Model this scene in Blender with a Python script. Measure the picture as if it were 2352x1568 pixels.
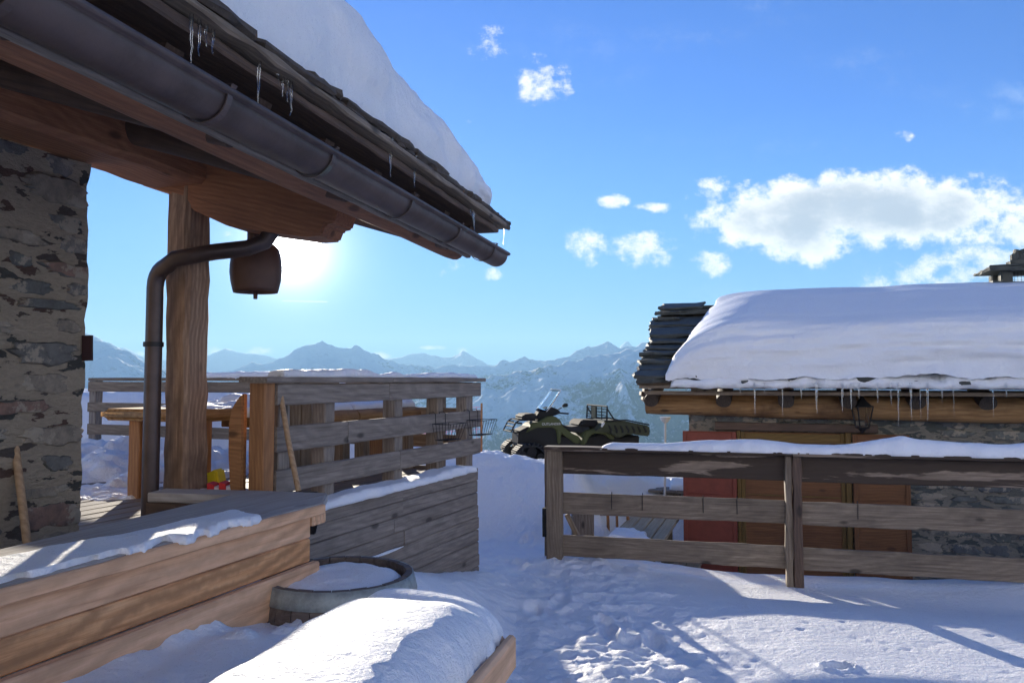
import bpy, bmesh, math, random
import numpy as np
from mathutils import Vector, Matrix
for o in list(bpy.data.objects): bpy.data.objects.remove(o)
S = bpy.context.scene
R = math.radians
# ---------------------------------------------------------------- camera, sky, sun
W0, H0, F = 2352.0, 1568.0, 1801.0
PITCH = math.atan(88.0 / F)
EYE = Vector((0, 0, 1.6))
cam = bpy.data.cameras.new('camera'); co = bpy.data.objects.new('camera', cam)
S.collection.objects.link(co); S.camera = co
co.location = EYE; co.rotation_euler = (R(90) + PITCH, 0, 0)
cam.sensor_width = 36; cam.lens = F / W0 * 36; cam.clip_start = 0.05; cam.clip_end = 60000
S.render.resolution_x, S.render.resolution_y = 1024, 682

def ray(px, py):
    a, b = (px - W0 / 2) / F, (H0 / 2 - py) / F
    return Vector((a, math.cos(PITCH) - b * math.sin(PITCH), math.sin(PITCH) + b * math.cos(PITCH)))
def at(px, py, Y):
    d = ray(px, py); return EYE + d * (Y / d.y)
def onz(px, py, z):
    d = ray(px, py); return EYE + d * ((z - EYE.z) / d.z)

SUN = ray(672, 576).normalized()
SUN_EL = math.asin(SUN.z); SUN_AZ = math.atan2(SUN.x, SUN.y)
w = bpy.data.worlds.new('World'); S.world = w; w.use_nodes = True
nt = w.node_tree; N = nt.nodes; L = nt.links
for n in list(N): N.remove(n)
def nd(t, **k):
    n = N.new(t)
    for a, b in k.items(): setattr(n, a, b)
    return n
def mth(op, a, b=None, c=None, clamp=False, tree=None):
    T = tree or nt
    n = T.nodes.new('ShaderNodeMath'); n.operation = op; n.use_clamp = clamp
    for i, v in enumerate((a, b, c)):
        if v is None: continue
        if isinstance(v, (int, float)): n.inputs[i].default_value = v
        else: T.links.new(v, n.inputs[i])
    return n.outputs[0]
def mixc(fac, a, b, tree=None, blend='MIX'):
    T = tree or nt
    n = T.nodes.new('ShaderNodeMix'); n.data_type = 'RGBA'; n.blend_type = blend
    for i, v in ((0, fac), (6, a), (7, b)):
        if isinstance(v, (int, float)): n.inputs[i].default_value = v
        elif isinstance(v, tuple): n.inputs[i].default_value = (*v, 1)
        else: T.links.new(v, n.inputs[i])
    return n.outputs[2]
sky = nd('ShaderNodeTexSky', sky_type='NISHITA'); sky.sun_disc = False
sky.sun_elevation = SUN_EL; sky.sun_rotation = SUN_AZ
sky.altitude = 2200; sky.air_density = 1.25; sky.dust_density = 0.05; sky.ozone_density = 2.2
hs = nd('ShaderNodeHueSaturation'); hs.inputs['Saturation'].default_value = 1.05
L.new(sky.outputs[0], hs.inputs['Color'])
tc = nd('ShaderNodeTexCoord')
sep = nd('ShaderNodeSeparateXYZ'); L.new(tc.outputs['Generated'], sep.inputs[0])
SX, SY, SZ = sep.outputs
skyc = mixc(1.0, hs.outputs[0], (.30, .60, 1.25), blend='MULTIPLY')
# near the horizon the low-sun sky of the model is yellow; cold dry mountain air keeps it pale blue
lowf = mth('SUBTRACT', 1.0, mth('MULTIPLY', SZ, 3.2), clamp=True)
skyc = mixc(mth('MULTIPLY', lowf, 0.85, clamp=True), skyc, (.72, 2.15, 4.5))
# bright air around the sun
dot = nd('ShaderNodeVectorMath', operation='DOT_PRODUCT'); L.new(tc.outputs['Generated'], dot.inputs[0]); dot.inputs[1].default_value = SUN
ang = mth('ARCCOSINE', mth('MINIMUM', dot.outputs['Value'], 0.999999))
def lin(v, a, b):   # 1 at a .. 0 at b
    n = nd('ShaderNodeMapRange', interpolation_type='SMOOTHSTEP'); L.new(v, n.inputs[0])
    n.inputs[1].default_value = a; n.inputs[2].default_value = b; n.inputs[3].default_value = 1; n.inputs[4].default_value = 0
    return n.outputs[0]
glow = mth('ADD', mth('MULTIPLY', mth('POWER', 2.718, mth('MULTIPLY', ang, -42)), 30), mth('MULTIPLY', mth('POWER', 2.718, mth('MULTIPLY', ang, -5.5)), .8))
glow = mth('ADD', glow, mth('MULTIPLY', lin(ang, 0.027, 0.038), 70))
gl = mixc(1.0, (1.0, 0.97, 0.90), glow, blend='MULTIPLY')
skyc = mixc(1.0, skyc, gl, blend='ADD')
# clouds: soft patches on the sky by direction
azn = mth('DIVIDE', SX, mth('MAXIMUM', SY, 0.05)); eln = mth('DIVIDE', SZ, mth('MAXIMUM', SY, 0.05))
def wnoise(scale, detail, rough, off=0.0, stretch=2.0):
    cb = nd('ShaderNodeCombineXYZ'); L.new(azn, cb.inputs[0]); L.new(mth('MULTIPLY', eln, stretch), cb.inputs[1]); cb.inputs[2].default_value = off
    n = nd('ShaderNodeTexNoise'); n.inputs['Scale'].default_value = scale; n.inputs['Detail'].default_value = detail
    n.inputs['Roughness'].default_value = rough; L.new(cb.outputs[0], n.inputs['Vector']); return n.outputs[0]
n1 = wnoise(9, 10, 0.62, 0.0, 1.5); n2 = wnoise(24, 9, 0.68, 4.0, 1.2); n3 = wnoise(5, 5, 0.5, 9.0, 2.5)
CL = [  # px, py, half width px, half height px, weight
    (1720, 500, 125, 78, 1.15), (1850, 505, 170, 92, 1.35), (2010, 480, 190, 90, 1.4), (2190, 480, 170, 80, 1.2), (1640, 440, 60, 45, .8), (2330, 510, 110, 60, .9),
    (1245, 190, 70, 48, .75), (1225, 135, 40, 22, .5), (1125, 110, 48, 48, .62), (1335, 565, 62, 44, .72), (1480, 572, 78, 46, .78),
    (1635, 605, 50, 36, .62), (1405, 462, 38, 18, .68), (1510, 478, 50, 12, .5), (1055, 620, 28, 34, .55), (1018, 630, 14, 16, .5), (1130, 628, 26, 16, .52),
    (2095, 645, 110, 44, .72), (2230, 600, 110, 44, .72), (2070, 320, 40, 20, .42), (1077, 277, 12, 9, .5), (2310, 650, 60, 30, .5),
    (505, 806, 50, 12, .8), (590, 806, 45, 12, .8), (878, 816, 24, 10, .8), (1062, 806, 16, 10, .75), (1148, 824, 20, 8, .75), (325, 812, 20, 7, .7),
    (530, 535, 50, 10, .42), (1030, 728, 60, 4, .42), (1000, 798, 40, 5, .4), (1490, 770, 16, 12, .6)]
field = None
for px, py, hw, hh, wt in CL:
    d = ray(px, py); a0, e0 = d.x / d.y, d.z / d.y
    q = mth('ADD', mth('POWER', mth('ABSOLUTE', mth('MULTIPLY', mth('SUBTRACT', azn, a0), F / hw)), 2), mth('POWER', mth('ABSOLUTE', mth('MULTIPLY', mth('SUBTRACT', eln, e0), F / hh)), 2))
    v = mth('MULTIPLY', mth('SUBTRACT', 1.0, mth('MULTIPLY', q, 0.55), clamp=True), wt)
    field = v if field is None else mth('MAXIMUM', field, v)
rag = mth('ADD', mth('MULTIPLY', mth('SUBTRACT', n1, 0.5), 1.5), mth('MULTIPLY', mth('SUBTRACT', n2, 0.5), 2.4))
dens = mth('ADD', field, rag)
def rng(v, a, b, c=0.0, d=1.0):
    n = nd('ShaderNodeMapRange', interpolation_type='SMOOTHSTEP'); L.new(v, n.inputs[0])
    for i, k in enumerate((a, b, c, d)): n.inputs[i + 1].default_value = k
    return n.outputs[0]
alpha = mth('MULTIPLY', rng(dens, 0.34, 1.0), rng(field, 0.0, 0.3))
front = rng(SY, 0.05, 0.2)
alpha = mth('MULTIPLY', alpha, front)
shade = rng(mth('ADD', field, mth('MULTIPLY', mth('SUBTRACT', n1, 0.5), 1.6)), 0.75, 1.4)
ccol = mixc(shade, (6.6, 6.5, 6.3), (3.0, 3.3, 3.9))
skyc = mixc(alpha, skyc, ccol)
wisp = mth('MULTIPLY', mth('MULTIPLY', rng(n3, 0.5, 0.8), rng(n2, .4, .7)), mth('MULTIPLY', lin(ang, .75, .2), 0.35))
skyc = mixc(mth('MULTIPLY', wisp, front), skyc, (4.2, 5.0, 6.2))
# contrail
d = ray(700, 692); a0, e0 = d.x / d.y, d.z / d.y
tr = mth('MULTIPLY', lin(mth('ABSOLUTE', mth('SUBTRACT', azn, a0)), 0.027, 0.031), lin(mth('ABSOLUTE', mth('ADD', mth('SUBTRACT', eln, e0), mth('MULTIPLY', mth('SUBTRACT', azn, a0), .02))), 0.0003, 0.0010))
skyc = mixc(mth('MULTIPLY', mth('MULTIPLY', tr, front), .8), skyc, (7, 7, 7))
bg = nd('ShaderNodeBackground'); L.new(skyc, bg.inputs[0]); bg.inputs[1].default_value = 0.07
out = nd('ShaderNodeOutputWorld'); L.new(bg.outputs[0], out.inputs[0])
sl = bpy.data.lights.new('sun', 'SUN'); so = bpy.data.objects.new('sun', sl); S.collection.objects.link(so)
sl.energy = 5.0; sl.angle = R(0.5); sl.color = (1.0, 0.90, 0.74)
so.rotation_euler = SUN.to_track_quat('Z', 'Y').to_euler(); so.location = SUN * 60
S.view_settings.view_transform = 'Standard'; S.view_settings.look = 'None'
S.view_settings.exposure = 1.45; S.view_settings.gamma = 1

# ---------------------------------------------------------------- numpy noise
def vnoise(x, y, seed=0):
    xi = np.floor(x).astype(np.int64); yi = np.floor(y).astype(np.int64)
    xf = x - xi; yf = y - yi
    u = xf * xf * xf * (xf * (xf * 6 - 15) + 10); v = yf * yf * yf * (yf * (yf * 6 - 15) + 10)
    def h(a, b):
        n = (a * 374761393 + b * 668265263 + seed * 1442695041) & 0xffffffff
        n = ((n ^ (n >> 13)) * 1274126177) & 0xffffffff
        return ((n ^ (n >> 16)) & 0xffff) / 65535.0
    return (h(xi, yi) * (1 - u) + h(xi + 1, yi) * u) * (1 - v) + (h(xi, yi + 1) * (1 - u) + h(xi + 1, yi + 1) * u) * v
def fbm(x, y, seed=0, oct=5, gain=.5):
    x = np.asarray(x, float); y = np.asarray(y, float)
    s = 0; a = 1; t = 0
    for i in range(oct):
        s = s + a * (vnoise(x * 2 ** i + 17.3 * i, y * 2 ** i - 9.1 * i, seed + i) - .5); t += a; a *= gain
    return s / t * 2
def ridged(x, y, seed=0, oct=6, gain=.5):
    s = 0; a = 1; t = 0
    for i in range(oct):
        s = s + a * (1 - np.abs(2 * vnoise(x * 2 ** i + 5.3 * i, y * 2 ** i + 3.7 * i, seed + i) - 1)); t += a; a *= gain
    return s / t
def sst(a, b, x):
    t = np.clip((x - a) / (b - a), 0, 1); return t * t * (3 - 2 * t)

# ---------------------------------------------------------------- materials
def mat(name):
    m = bpy.data.materials.new(name); m.use_nodes = True
    return m, m.node_tree, m.node_tree.nodes['Principled BSDF']
def node(T, t, **k):
    n = T.nodes.new(t)
    for a, b in k.items(): setattr(n, a, b)
    return n
def coords(T, scale, rnd=True, kind='Object'):
    c = node(T, 'ShaderNodeTexCoord'); v = c.outputs[kind]
    if rnd:
        oi = node(T, 'ShaderNodeObjectInfo')
        ml = node(T, 'ShaderNodeVectorMath', operation='SCALE'); T.links.new(oi.outputs['Random'], ml.inputs['Scale']); ml.inputs[0].default_value = (37, 23, 51)
        ad = node(T, 'ShaderNodeVectorMath', operation='ADD'); T.links.new(v, ad.inputs[0]); T.links.new(ml.outputs[0], ad.inputs[1]); v = ad.outputs[0]
    mp = node(T, 'ShaderNodeMapping'); mp.inputs['Scale'].default_value = scale; T.links.new(v, mp.inputs[0])
    return mp.outputs[0]
def tnoise(T, vec, scale, detail=6, rough=.6, dist=0):
    n = node(T, 'ShaderNodeTexNoise'); n.inputs['Scale'].default_value = scale; n.inputs['Detail'].default_value = detail
    n.inputs['Roughness'].default_value = rough; n.inputs['Distortion'].default_value = dist; T.links.new(vec, n.inputs['Vector'])
    return n.outputs[0]
def ramp(T, v, stops, interp='LINEAR'):
    r = node(T, 'ShaderNodeValToRGB'); r.color_ramp.interpolation = interp; e = r.color_ramp.elements
    e[0].position, e[0].color = stops[0][0], (*stops[0][1], 1); e[1].position, e[1].color = stops[-1][0], (*stops[-1][1], 1)
    for p, c in stops[1:-1]:
        q = e.new(p); q.color = (*c, 1)
    T.links.new(v, r.inputs[0]); return r.outputs[0]
def g(v): return (v, v, v)
def bump(T, b, h, strength=.3, dist=.01):
    n = node(T, 'ShaderNodeBump'); n.inputs['Strength'].default_value = strength; n.inputs['Distance'].default_value = dist
    T.links.new(h, n.inputs['Height']); T.links.new(n.outputs[0], b.inputs['Normal'])
def wood(name, light, mid, dark, rough=.75, grain=1.0, knots=.75, blotch=.5, ringw=.35, stain=None):
    m, T, b = mat(name)
    v = coords(T, (1, 1, 1))
    st = node(T, 'ShaderNodeMapping'); st.inputs['Scale'].default_value = (1.1, 26 * grain, 26 * grain); T.links.new(v, st.inputs[0])
    gr = tnoise(T, st.outputs[0], 2.2, 9, .68, .35)
    st2 = node(T, 'ShaderNodeMapping'); st2.inputs['Scale'].default_value = (.42, 4.2, 4.2); T.links.new(v, st2.inputs[0])
    v0 = coords(T, (1, 1, 1), False); oi = node(T, 'ShaderNodeObjectInfo')
    of = node(T, 'ShaderNodeVectorMath', operation='SCALE'); T.links.new(oi.outputs['Random'], of.inputs['Scale']); of.inputs[0].default_value = (1.3, .10, -.12)
    ad = node(T, 'ShaderNodeVectorMath', operation='ADD'); T.links.new(v0, ad.inputs[0]); T.links.new(of.outputs[0], ad.inputs[1])
    wn = node(T, 'ShaderNodeTexNoise'); wn.inputs['Scale'].default_value = 1.6; wn.inputs['Detail'].default_value = 3; T.links.new(v0, wn.inputs['Vector'])
    wa = node(T, 'ShaderNodeVectorMath', operation='MULTIPLY_ADD'); T.links.new(wn.outputs['Color'], wa.inputs[0]); wa.inputs[1].default_value = (0, .10, .10); T.links.new(ad.outputs[0], wa.inputs[2])
    rt = node(T, 'ShaderNodeMapping'); rt.inputs['Rotation'].default_value = (0, R(2.6), R(3.8)); T.links.new(wa.outputs[0], rt.inputs[0])
    wv = node(T, 'ShaderNodeTexWave', wave_type='RINGS', rings_direction='X'); wv.inputs['Scale'].default_value = 15 * grain
    wv.inputs['Distortion'].default_value = 1.6; wv.inputs['Detail'].default_value = 3; wv.inputs['Detail Scale'].default_value = 2.5; T.links.new(rt.outputs[0], wv.inputs[0])
    bl = tnoise(T, v, 2.3, 5, .6)
    c = ramp(T, gr, [(.28, dark), (.46, mid), (.72, light)])
    c = mixc(mth('MULTIPLY', wv.outputs[1], ringw, tree=T), c, tuple(x * .55 for x in mid), tree=T)
    c = mixc(mth('MULTIPLY', ramp_f(T, bl, .45, .75), blotch, tree=T), c, dark, tree=T)
    kv = node(T, 'ShaderNodeMapping'); kv.inputs['Scale'].default_value = (2.4, 5.5, 5.5); T.links.new(v, kv.inputs[0])
    vo = node(T, 'ShaderNodeTexVoronoi'); vo.inputs['Scale'].default_value = 1.0; T.links.new(kv.outputs[0], vo.inputs['Vector'])
    kf = mth('MULTIPLY', ramp_f(T, vo.outputs['Distance'], .15, .07), knots, tree=T)
    c = mixc(kf, c, tuple(x * .35 for x in dark), tree=T)
    if stain:
        sn = tnoise(T, st2.outputs[0], 1.4, 6, .6, .4)
        c = mixc(mth('MULTIPLY', ramp_f(T, sn, stain[1], stain[1] + .03), .93, tree=T), c, stain[0], tree=T)
    T.links.new(c, b.inputs['Base Color']); b.inputs['Roughness'].default_value = rough
    hgt = mth('ADD', gr, mth('MULTIPLY', wv.outputs[1], .25, tree=T), tree=T)
    bump(T, b, hgt, .55, .004)
    return m
def ramp_f(T, v, a, b):
    n = T.nodes.new('ShaderNodeMapRange'); n.interpolation_type = 'SMOOTHSTEP'; T.links.new(v, n.inputs[0])
    n.inputs[1].default_value = min(a, b); n.inputs[2].default_value = max(a, b)
    n.inputs[3].default_value = 0 if a < b else 1; n.inputs[4].default_value = 1 if a < b else 0
    return n.outputs[0]
def snow(name, fine=1.0, col=(.86, .88, .92), dirt=0.0, tex='Object'):
    m, T, b = mat(name)
    v = coords(T, (1, 1, 1), False, tex)
    a = tnoise(T, v, 26, 8, .65); c2 = tnoise(T, v, 210, 3, .6)
    lowc = tnoise(T, v, 3, 5, .6)
    c = mixc(mth('MULTIPLY', ramp_f(T, lowc, .4, .75), .35, tree=T), col, tuple(x * .93 for x in col), tree=T)
    if dirt:
        dn = tnoise(T, v, 5, 9, .7)
        c = mixc(mth('MULTIPLY', ramp_f(T, dn, .5, .68), dirt, tree=T), c, (.45, .42, .38), tree=T)
    T.links.new(c, b.inputs['Base Color']); b.inputs['Roughness'].default_value = .62
    # glints of single crystals
    vo = node(T, 'ShaderNodeTexVoronoi'); vo.inputs['Scale'].default_value = 330; T.links.new(v, vo.inputs['Vector'])
    rr = node(T, 'ShaderNodeSeparateColor'); T.links.new(vo.outputs['Color'], rr.inputs[0])
    T.links.new(mth('SUBTRACT', .62, mth('MULTIPLY', ramp_f(T, rr.outputs[0], .985, .99), .42, tree=T), tree=T), b.inputs['Roughness'])
    bump(T, b, mth('ADD', mth('MULTIPLY', a, fine, tree=T), mth('MULTIPLY', c2, .22, tree=T), tree=T), .6, .026)
    b.inputs['Subsurface Weight'].default_value = .12; b.inputs['Subsurface Radius'].default_value = (.03, .04, .06); b.inputs['Subsurface Scale'].default_value = .6
    return m
def stone(name, stones, mortar, scale=3.2, flat=2.3, mw=.16, rnd=False):
    m, T, b = mat(name)
    v = coords(T, (1, 1, flat), rnd)
    nz = node(T, 'ShaderNodeTexNoise'); nz.inputs['Scale'].default_value = 5; nz.inputs['Detail'].default_value = 7; T.links.new(v, nz.inputs['Vector'])
    su = node(T, 'ShaderNodeVectorMath', operation='MULTIPLY_ADD'); T.links.new(nz.outputs['Color'], su.inputs[0]); su.inputs[1].default_value = (.40, .40, .55); T.links.new(v, su.inputs[2])
    vo = node(T, 'ShaderNodeTexVoronoi', feature='DISTANCE_TO_EDGE'); vo.inputs['Scale'].default_value = scale; T.links.new(su.outputs[0], vo.inputs['Vector'])
    vc = node(T, 'ShaderNodeTexVoronoi'); vc.inputs['Scale'].default_value = scale; T.links.new(su.outputs[0], vc.inputs['Vector'])
    sc = node(T, 'ShaderNodeSeparateColor'); T.links.new(vc.outputs['Color'], sc.inputs[0])
    cs = ramp(T, sc.outputs[0], [(0, stones[0]), (.35, stones[1]), (.7, stones[2]), (1, stones[3])], 'CONSTANT')
    fn = tnoise(T, v, 30, 8, .7); lo = tnoise(T, v, 2.1, 6, .6)
    cs = mixc(mth('MULTIPLY', ramp_f(T, fn, .35, .7), .5, tree=T), cs, tuple(x * .45 for x in stones[1]), tree=T)
    cm = mixc(mth('MULTIPLY', ramp_f(T, fn, .3, .75), .55, tree=T), mortar, tuple(x * .6 for x in mortar), tree=T)
    wd = mth('ADD', vo.outputs[0], mth('MULTIPLY', mth('SUBTRACT', lo, .5, tree=T), .55, tree=T), tree=T)
    wd = mth('ADD', wd, mth('MULTIPLY', mth('SUBTRACT', fn, .5, tree=T), .30, tree=T), tree=T)
    f = ramp_f(T, wd, mw, mw + .025)
    c = mixc(f, cm, cs, tree=T); T.links.new(c, b.inputs['Base Color']); b.inputs['Roughness'].default_value = .9
    bump(T, b, mth('ADD', mth('MULTIPLY', f, -.5, tree=T), fn, tree=T), 1.0, .035)
    return m
def island_stone(name, stops, scale=16):
    m, T, b = mat(name); gm = node(T, 'ShaderNodeNewGeometry'); v = coords(T, (1, 1, 1), False)
    c = ramp(T, gm.outputs['Random Per Island'], stops, 'CONSTANT'); n = tnoise(T, v, scale, 9, .7); n2 = tnoise(T, v, 5, 8, .7)
    c = mixc(mth('MULTIPLY', ramp_f(T, n, .35, .68), .55, tree=T), c, (.06, .055, .05), tree=T)
    c = mixc(mth('MULTIPLY', ramp_f(T, n2, .51, .56), .9, tree=T), c, (.36, .31, .24), tree=T)
    T.links.new(c, b.inputs['Base Color']); b.inputs['Roughness'].default_value = .85; bump(T, b, n, .9, .02); return m
def plain(name, col, rough=.5, metal=0, var=.35, sc=14, bs=.15, spots=None):
    m, T, b = mat(name); v = coords(T, (1, 1, 1))
    n = tnoise(T, v, sc, 8, .65)
    c = mixc(mth('MULTIPLY', ramp_f(T, n, .35, .7), var, tree=T), col, tuple(x * .45 for x in col), tree=T)
    if spots:
        n2 = tnoise(T, v, sc * .6, 8, .7); c = mixc(mth('MULTIPLY', ramp_f(T, n2, .6, .68), .7, tree=T), c, spots, tree=T)
    T.links.new(c, b.inputs['Base Color']); b.inputs['Roughness'].default_value = rough; b.inputs['Metallic'].default_value = metal
    if bs: bump(T, b, n, bs, .01)
    return m
M = {}
M['grey'] = wood('weathered_wood', (.36, .305, .255), (.23, .19, .155), (.10, .078, .06), knots=.8, blotch=.35)
M['fgrey'] = wood('fence_wood', (.33, .26, .185), (.20, .15, .105), (.075, .055, .038), knots=.85, blotch=.5)
M['fdark'] = wood('stained_fence_wood', (.36, .27, .20), (.24, .18, .13), (.13, .09, .06), blotch=.3, stain=((.032, .018, .010), .43))
M['pine'] = wood('pine_board', (.90, .57, .35), (.74, .43, .24), (.50, .26, .13), grain=.7, knots=.25, blotch=.25, ringw=.45)
M['pine2'] = wood('deep_pine_board', (.86, .50, .25), (.66, .33, .14), (.42, .19, .075), grain=.8, knots=.3, blotch=.3, ringw=.8)
M['pinetop'] = wood('frosted_pine', (.52, .50, .48), (.42, .37, .33), (.30, .24, .20), knots=.3, blotch=.3)
M['orange'] = wood('orange_post_wood', (.48, .24, .10), (.34, .16, .065), (.19, .085, .035), blotch=.4)
M['pillar'] = wood('pillar_wood', (.46, .31, .20), (.27, .165, .105), (.10, .058, .038), grain=.8, knots=.95, blotch=.9, ringw=.5)
M['beam'] = wood('roof_beam_wood', (.44, .20, .10), (.30, .13, .065), (.16, .07, .04), blotch=.5)
M['dark'] = wood('dark_roof_wood', (.17, .105, .07), (.10, .062, .043), (.045, .03, .024), blotch=.5)
M['blackwood'] = wood('black_pole_wood', (.10, .075, .055), (.055, .04, .03), (.02, .016, .013), blotch=.5)  # near-black wood tone that makes the pole ends stand out
M['log'] = wood('log_wood', (.50, .31, .14), (.33, .18, .07), (.11, .055, .025), grain=.5, blotch=.85, ringw=.3)
M['door'] = wood('door_wood', (.28, .12, .045), (.20, .085, .03), (.11, .045, .02), knots=.6, blotch=.7)
M['door2'] = wood('door_frame_wood', (.25, .15, .035), (.17, .10, .025), (.09, .05, .02), knots=.3, blotch=.3)
M['red'] = plain('red_painted_wood', (.25, .055, .03), .6, 0, .35, 9, .2)
M['handle'] = wood('handle_wood', (.52, .36, .22), (.42, .27, .15), (.28, .17, .09), knots=0, blotch=.2)
M['table'] = wood('table_wood', (.52, .44, .30), (.38, .30, .19), (.2, .15, .09), knots=.5)
M['snow'] = snow('snow'); M['groundsnow'] = snow('ground_snow', 1.4, dirt=.0)
M['crust'] = snow('crusted_snow', 2.2)
M['roofsnow'] = snow('roof_snow', 1.0, (.81, .835, .87))
M['chalet_stone'] = stone('chalet_masonry', ((.13, .11, .095), (.17, .105, .08), (.095, .10, .09), (.22, .18, .14)), (.52, .43, .32), 4.2, 2.4, .22)
M['hut_stone'] = stone('hut_masonry', ((.15, .165, .155), (.20, .20, .175), (.115, .13, .12), (.26, .23, .18)), (.34, .31, .25), 4.0, 2.4, .14)
M['stones_a'] = island_stone('chalet_stones', [(0, (.22, .20, .18)), (.2, (.14, .145, .135)), (.4, (.27, .165, .125)), (.55, (.18, .175, .16)), (.75, (.31, .26, .20)), (1, (.1, .11, .11))])
M['stones_b'] = island_stone('hut_stones', [(0, (.17, .18, .165)), (.25, (.12, .135, .125)), (.5, (.21, .20, .165)), (.7, (.14, .15, .15)), (1, (.1, .11, .11))])
M['mortar'] = plain('lime_mortar', (.50, .42, .33), .95, 0, .55, 11, 1.0, (.27, .23, .19)); M['mortar2'] = plain('grey_mortar', (.44, .41, .34), .95, 0, .5, 11, 1.0, (.22, .21, .18))
M['slate'] = plain('slate', (.065, .072, .066), .7, 0, .7, 12, .8, (.17, .18, .15))
M['slate2'] = plain('lichen_slate', (.085, .065, .05), .85, 0, .6, 16, .9, (.32, .13, .04))
M['gutter'] = plain('copper_gutter', (.135, .098, .088), .5, .55, .75, 5, .35, (.15, .20, .18))
M['pipe'] = plain('brown_pipe', (.085, .062, .058), .38, .4, .5, 8, .12)
M['iron'] = plain('black_iron', (.018, .018, .02), .5, .3, .3)
M['bell'] = plain('bell_metal', (.11, .06, .045), .5, .3, .4, 9)
M['zinc'] = plain('galvanised_hoop', (.34, .37, .35), .6, .2, .6, 22, .4)
M['stave'] = wood('barrel_stave', (.22, .18, .15), (.13, .10, .085), (.055, .04, .035), blotch=.5)
M['green'] = plain('olive_paint', (.085, .098, .033), .7, 0, .25, 6, .05)
M['olive'] = plain('dark_green_plastic', (.062, .068, .036), .8, 0, .4, 6, .2)
M['black'] = plain('black_plastic', (.016, .016, .016), .8, 0, .3, 20, .2)
M['rubber'] = plain('track_rubber', (.02, .02, .02), .75, 0, .4, 20, .4)
M['seat'] = plain('seat_vinyl', (.035, .037, .039), .8, 0, .3, 12, .05)
M['white'] = plain('white_paint', (.75, .75, .74), .5, 0, .1)
M['yellow'] = plain('yellow_plastic', (.78, .60, .02), .5, 0, .15)
M['redp'] = plain('red_cloth', (.62, .03, .03), .7, 0, .2); M['whitep'] = plain('white_cloth', (.78, .74, .74), .8, 0, .1)
M['net'] = plain('pink_netting', (.85, .30, .42), .8, 0, .1)
M['conifer'] = plain('conifer_needles', (.035, .06, .035), .9, 0, .6, 4, .3)
def glass(name, rough, ior, tr=1.0):
    m, T, b = mat(name); b.inputs['Base Color'].default_value = (.93, .97, 1, 1); b.inputs['Roughness'].default_value = rough
    b.inputs['IOR'].default_value = ior; b.inputs['Transmission Weight'].default_value = tr
    return m
M['ice'] = glass('ice', .12, 1.31); M['glass'] = glass('clear_screen', .06, 1.1)

# ---------------------------------------------------------------- builders
def link(o): S.collection.objects.link(o); return o
def tagp(o, label=None, cat=None, group=None, kind=None):
    if label: o['label'] = label
    if cat: o['category'] = cat
    if group: o['group'] = group
    if kind: o['kind'] = kind
    return o
def thing(name, loc, label, cat, group=None):
    o = link(bpy.data.objects.new(name, None)); o.location = loc; o.empty_display_size = .2
    return tagp(o, label, cat, group)
def meshobj(name, verts, faces, m, parent=None, mw=None, smooth=True, angle=None):
    me = bpy.data.meshes.new(name); me.from_pydata([tuple(v) for v in verts], [], faces); me.update()
    if smooth: me.polygons.foreach_set('use_smooth', [True] * len(me.polygons))
    me.materials.append(m)
    if angle is not None: me.set_sharp_from_angle(angle=R(angle))
    o = link(bpy.data.objects.new(name, me))
    if parent is not None: setp(o, parent)
    if mw is not None: o.matrix_basis = mw
    return o
def wloc(p):
    v = Vector(p.location)
    if p.parent and p.type == 'EMPTY': v = v + wloc(p.parent)
    return v
ROOTM = {}
def setp(o, p):
    o.parent = p
    if p.type == 'EMPTY': o.matrix_parent_inverse = p.matrix_basis.inverted()
    else:   # parent mesh: undo its full placement so child data stays in world space
        q = p.parent
        mwp = p.matrix_basis.copy()
        if q: mwp = q.matrix_basis @ p.matrix_parent_inverse @ mwp if q.type == 'EMPTY' else mwp
        o.matrix_parent_inverse = mwp.inverted()
def gridobj(name, P, m, parent=None, closed_u=False, smooth=True):
    # P: (nu, nv, 3) array
    nu, nv = P.shape[:2]; idx = np.arange(nu * nv).reshape(nu, nv)
    if closed_u: idx = np.vstack([idx, idx[:1]])
    a, b, c, d = idx[:-1, :-1], idx[1:, :-1], idx[1:, 1:], idx[:-1, 1:]
    f = np.stack([a, b, c, d], -1).reshape(-1, 4).astype(np.int32)
    me = bpy.data.meshes.new(name); me.vertices.add(nu * nv); me.vertices.foreach_set('co', P.reshape(-1).astype(np.float32))
    me.loops.add(f.size); me.loops.foreach_set('vertex_index', f.reshape(-1)); me.polygons.add(len(f))
    me.polygons.foreach_set('loop_start', np.arange(0, f.size, 4, dtype=np.int32)); me.polygons.foreach_set('loop_total', np.full(len(f), 4, np.int32))
    me.update(calc_edges=True); me.validate()
    me.polygons.foreach_set('use_smooth', np.full(len(f), smooth)); me.materials.append(m)
    o = link(bpy.data.objects.new(name, me))
    if parent is not None: setp(o, parent)
    return o
def frame(p0, p1, up=(0, 0, 1)):
    p0, p1 = Vector(p0), Vector(p1); x = (p1 - p0).normalized(); z = Vector(up); z = z - x * z.dot(x)
    if z.length < 1e-4: z = Vector((0, 1, 0)) - x * x.y
    z.normalize(); y = z.cross(x)
    m = Matrix((x, y, z)).transposed().to_4x4(); m.translation = p0
    return m, (p1 - p0).length
RN = random.Random(7)
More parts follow.
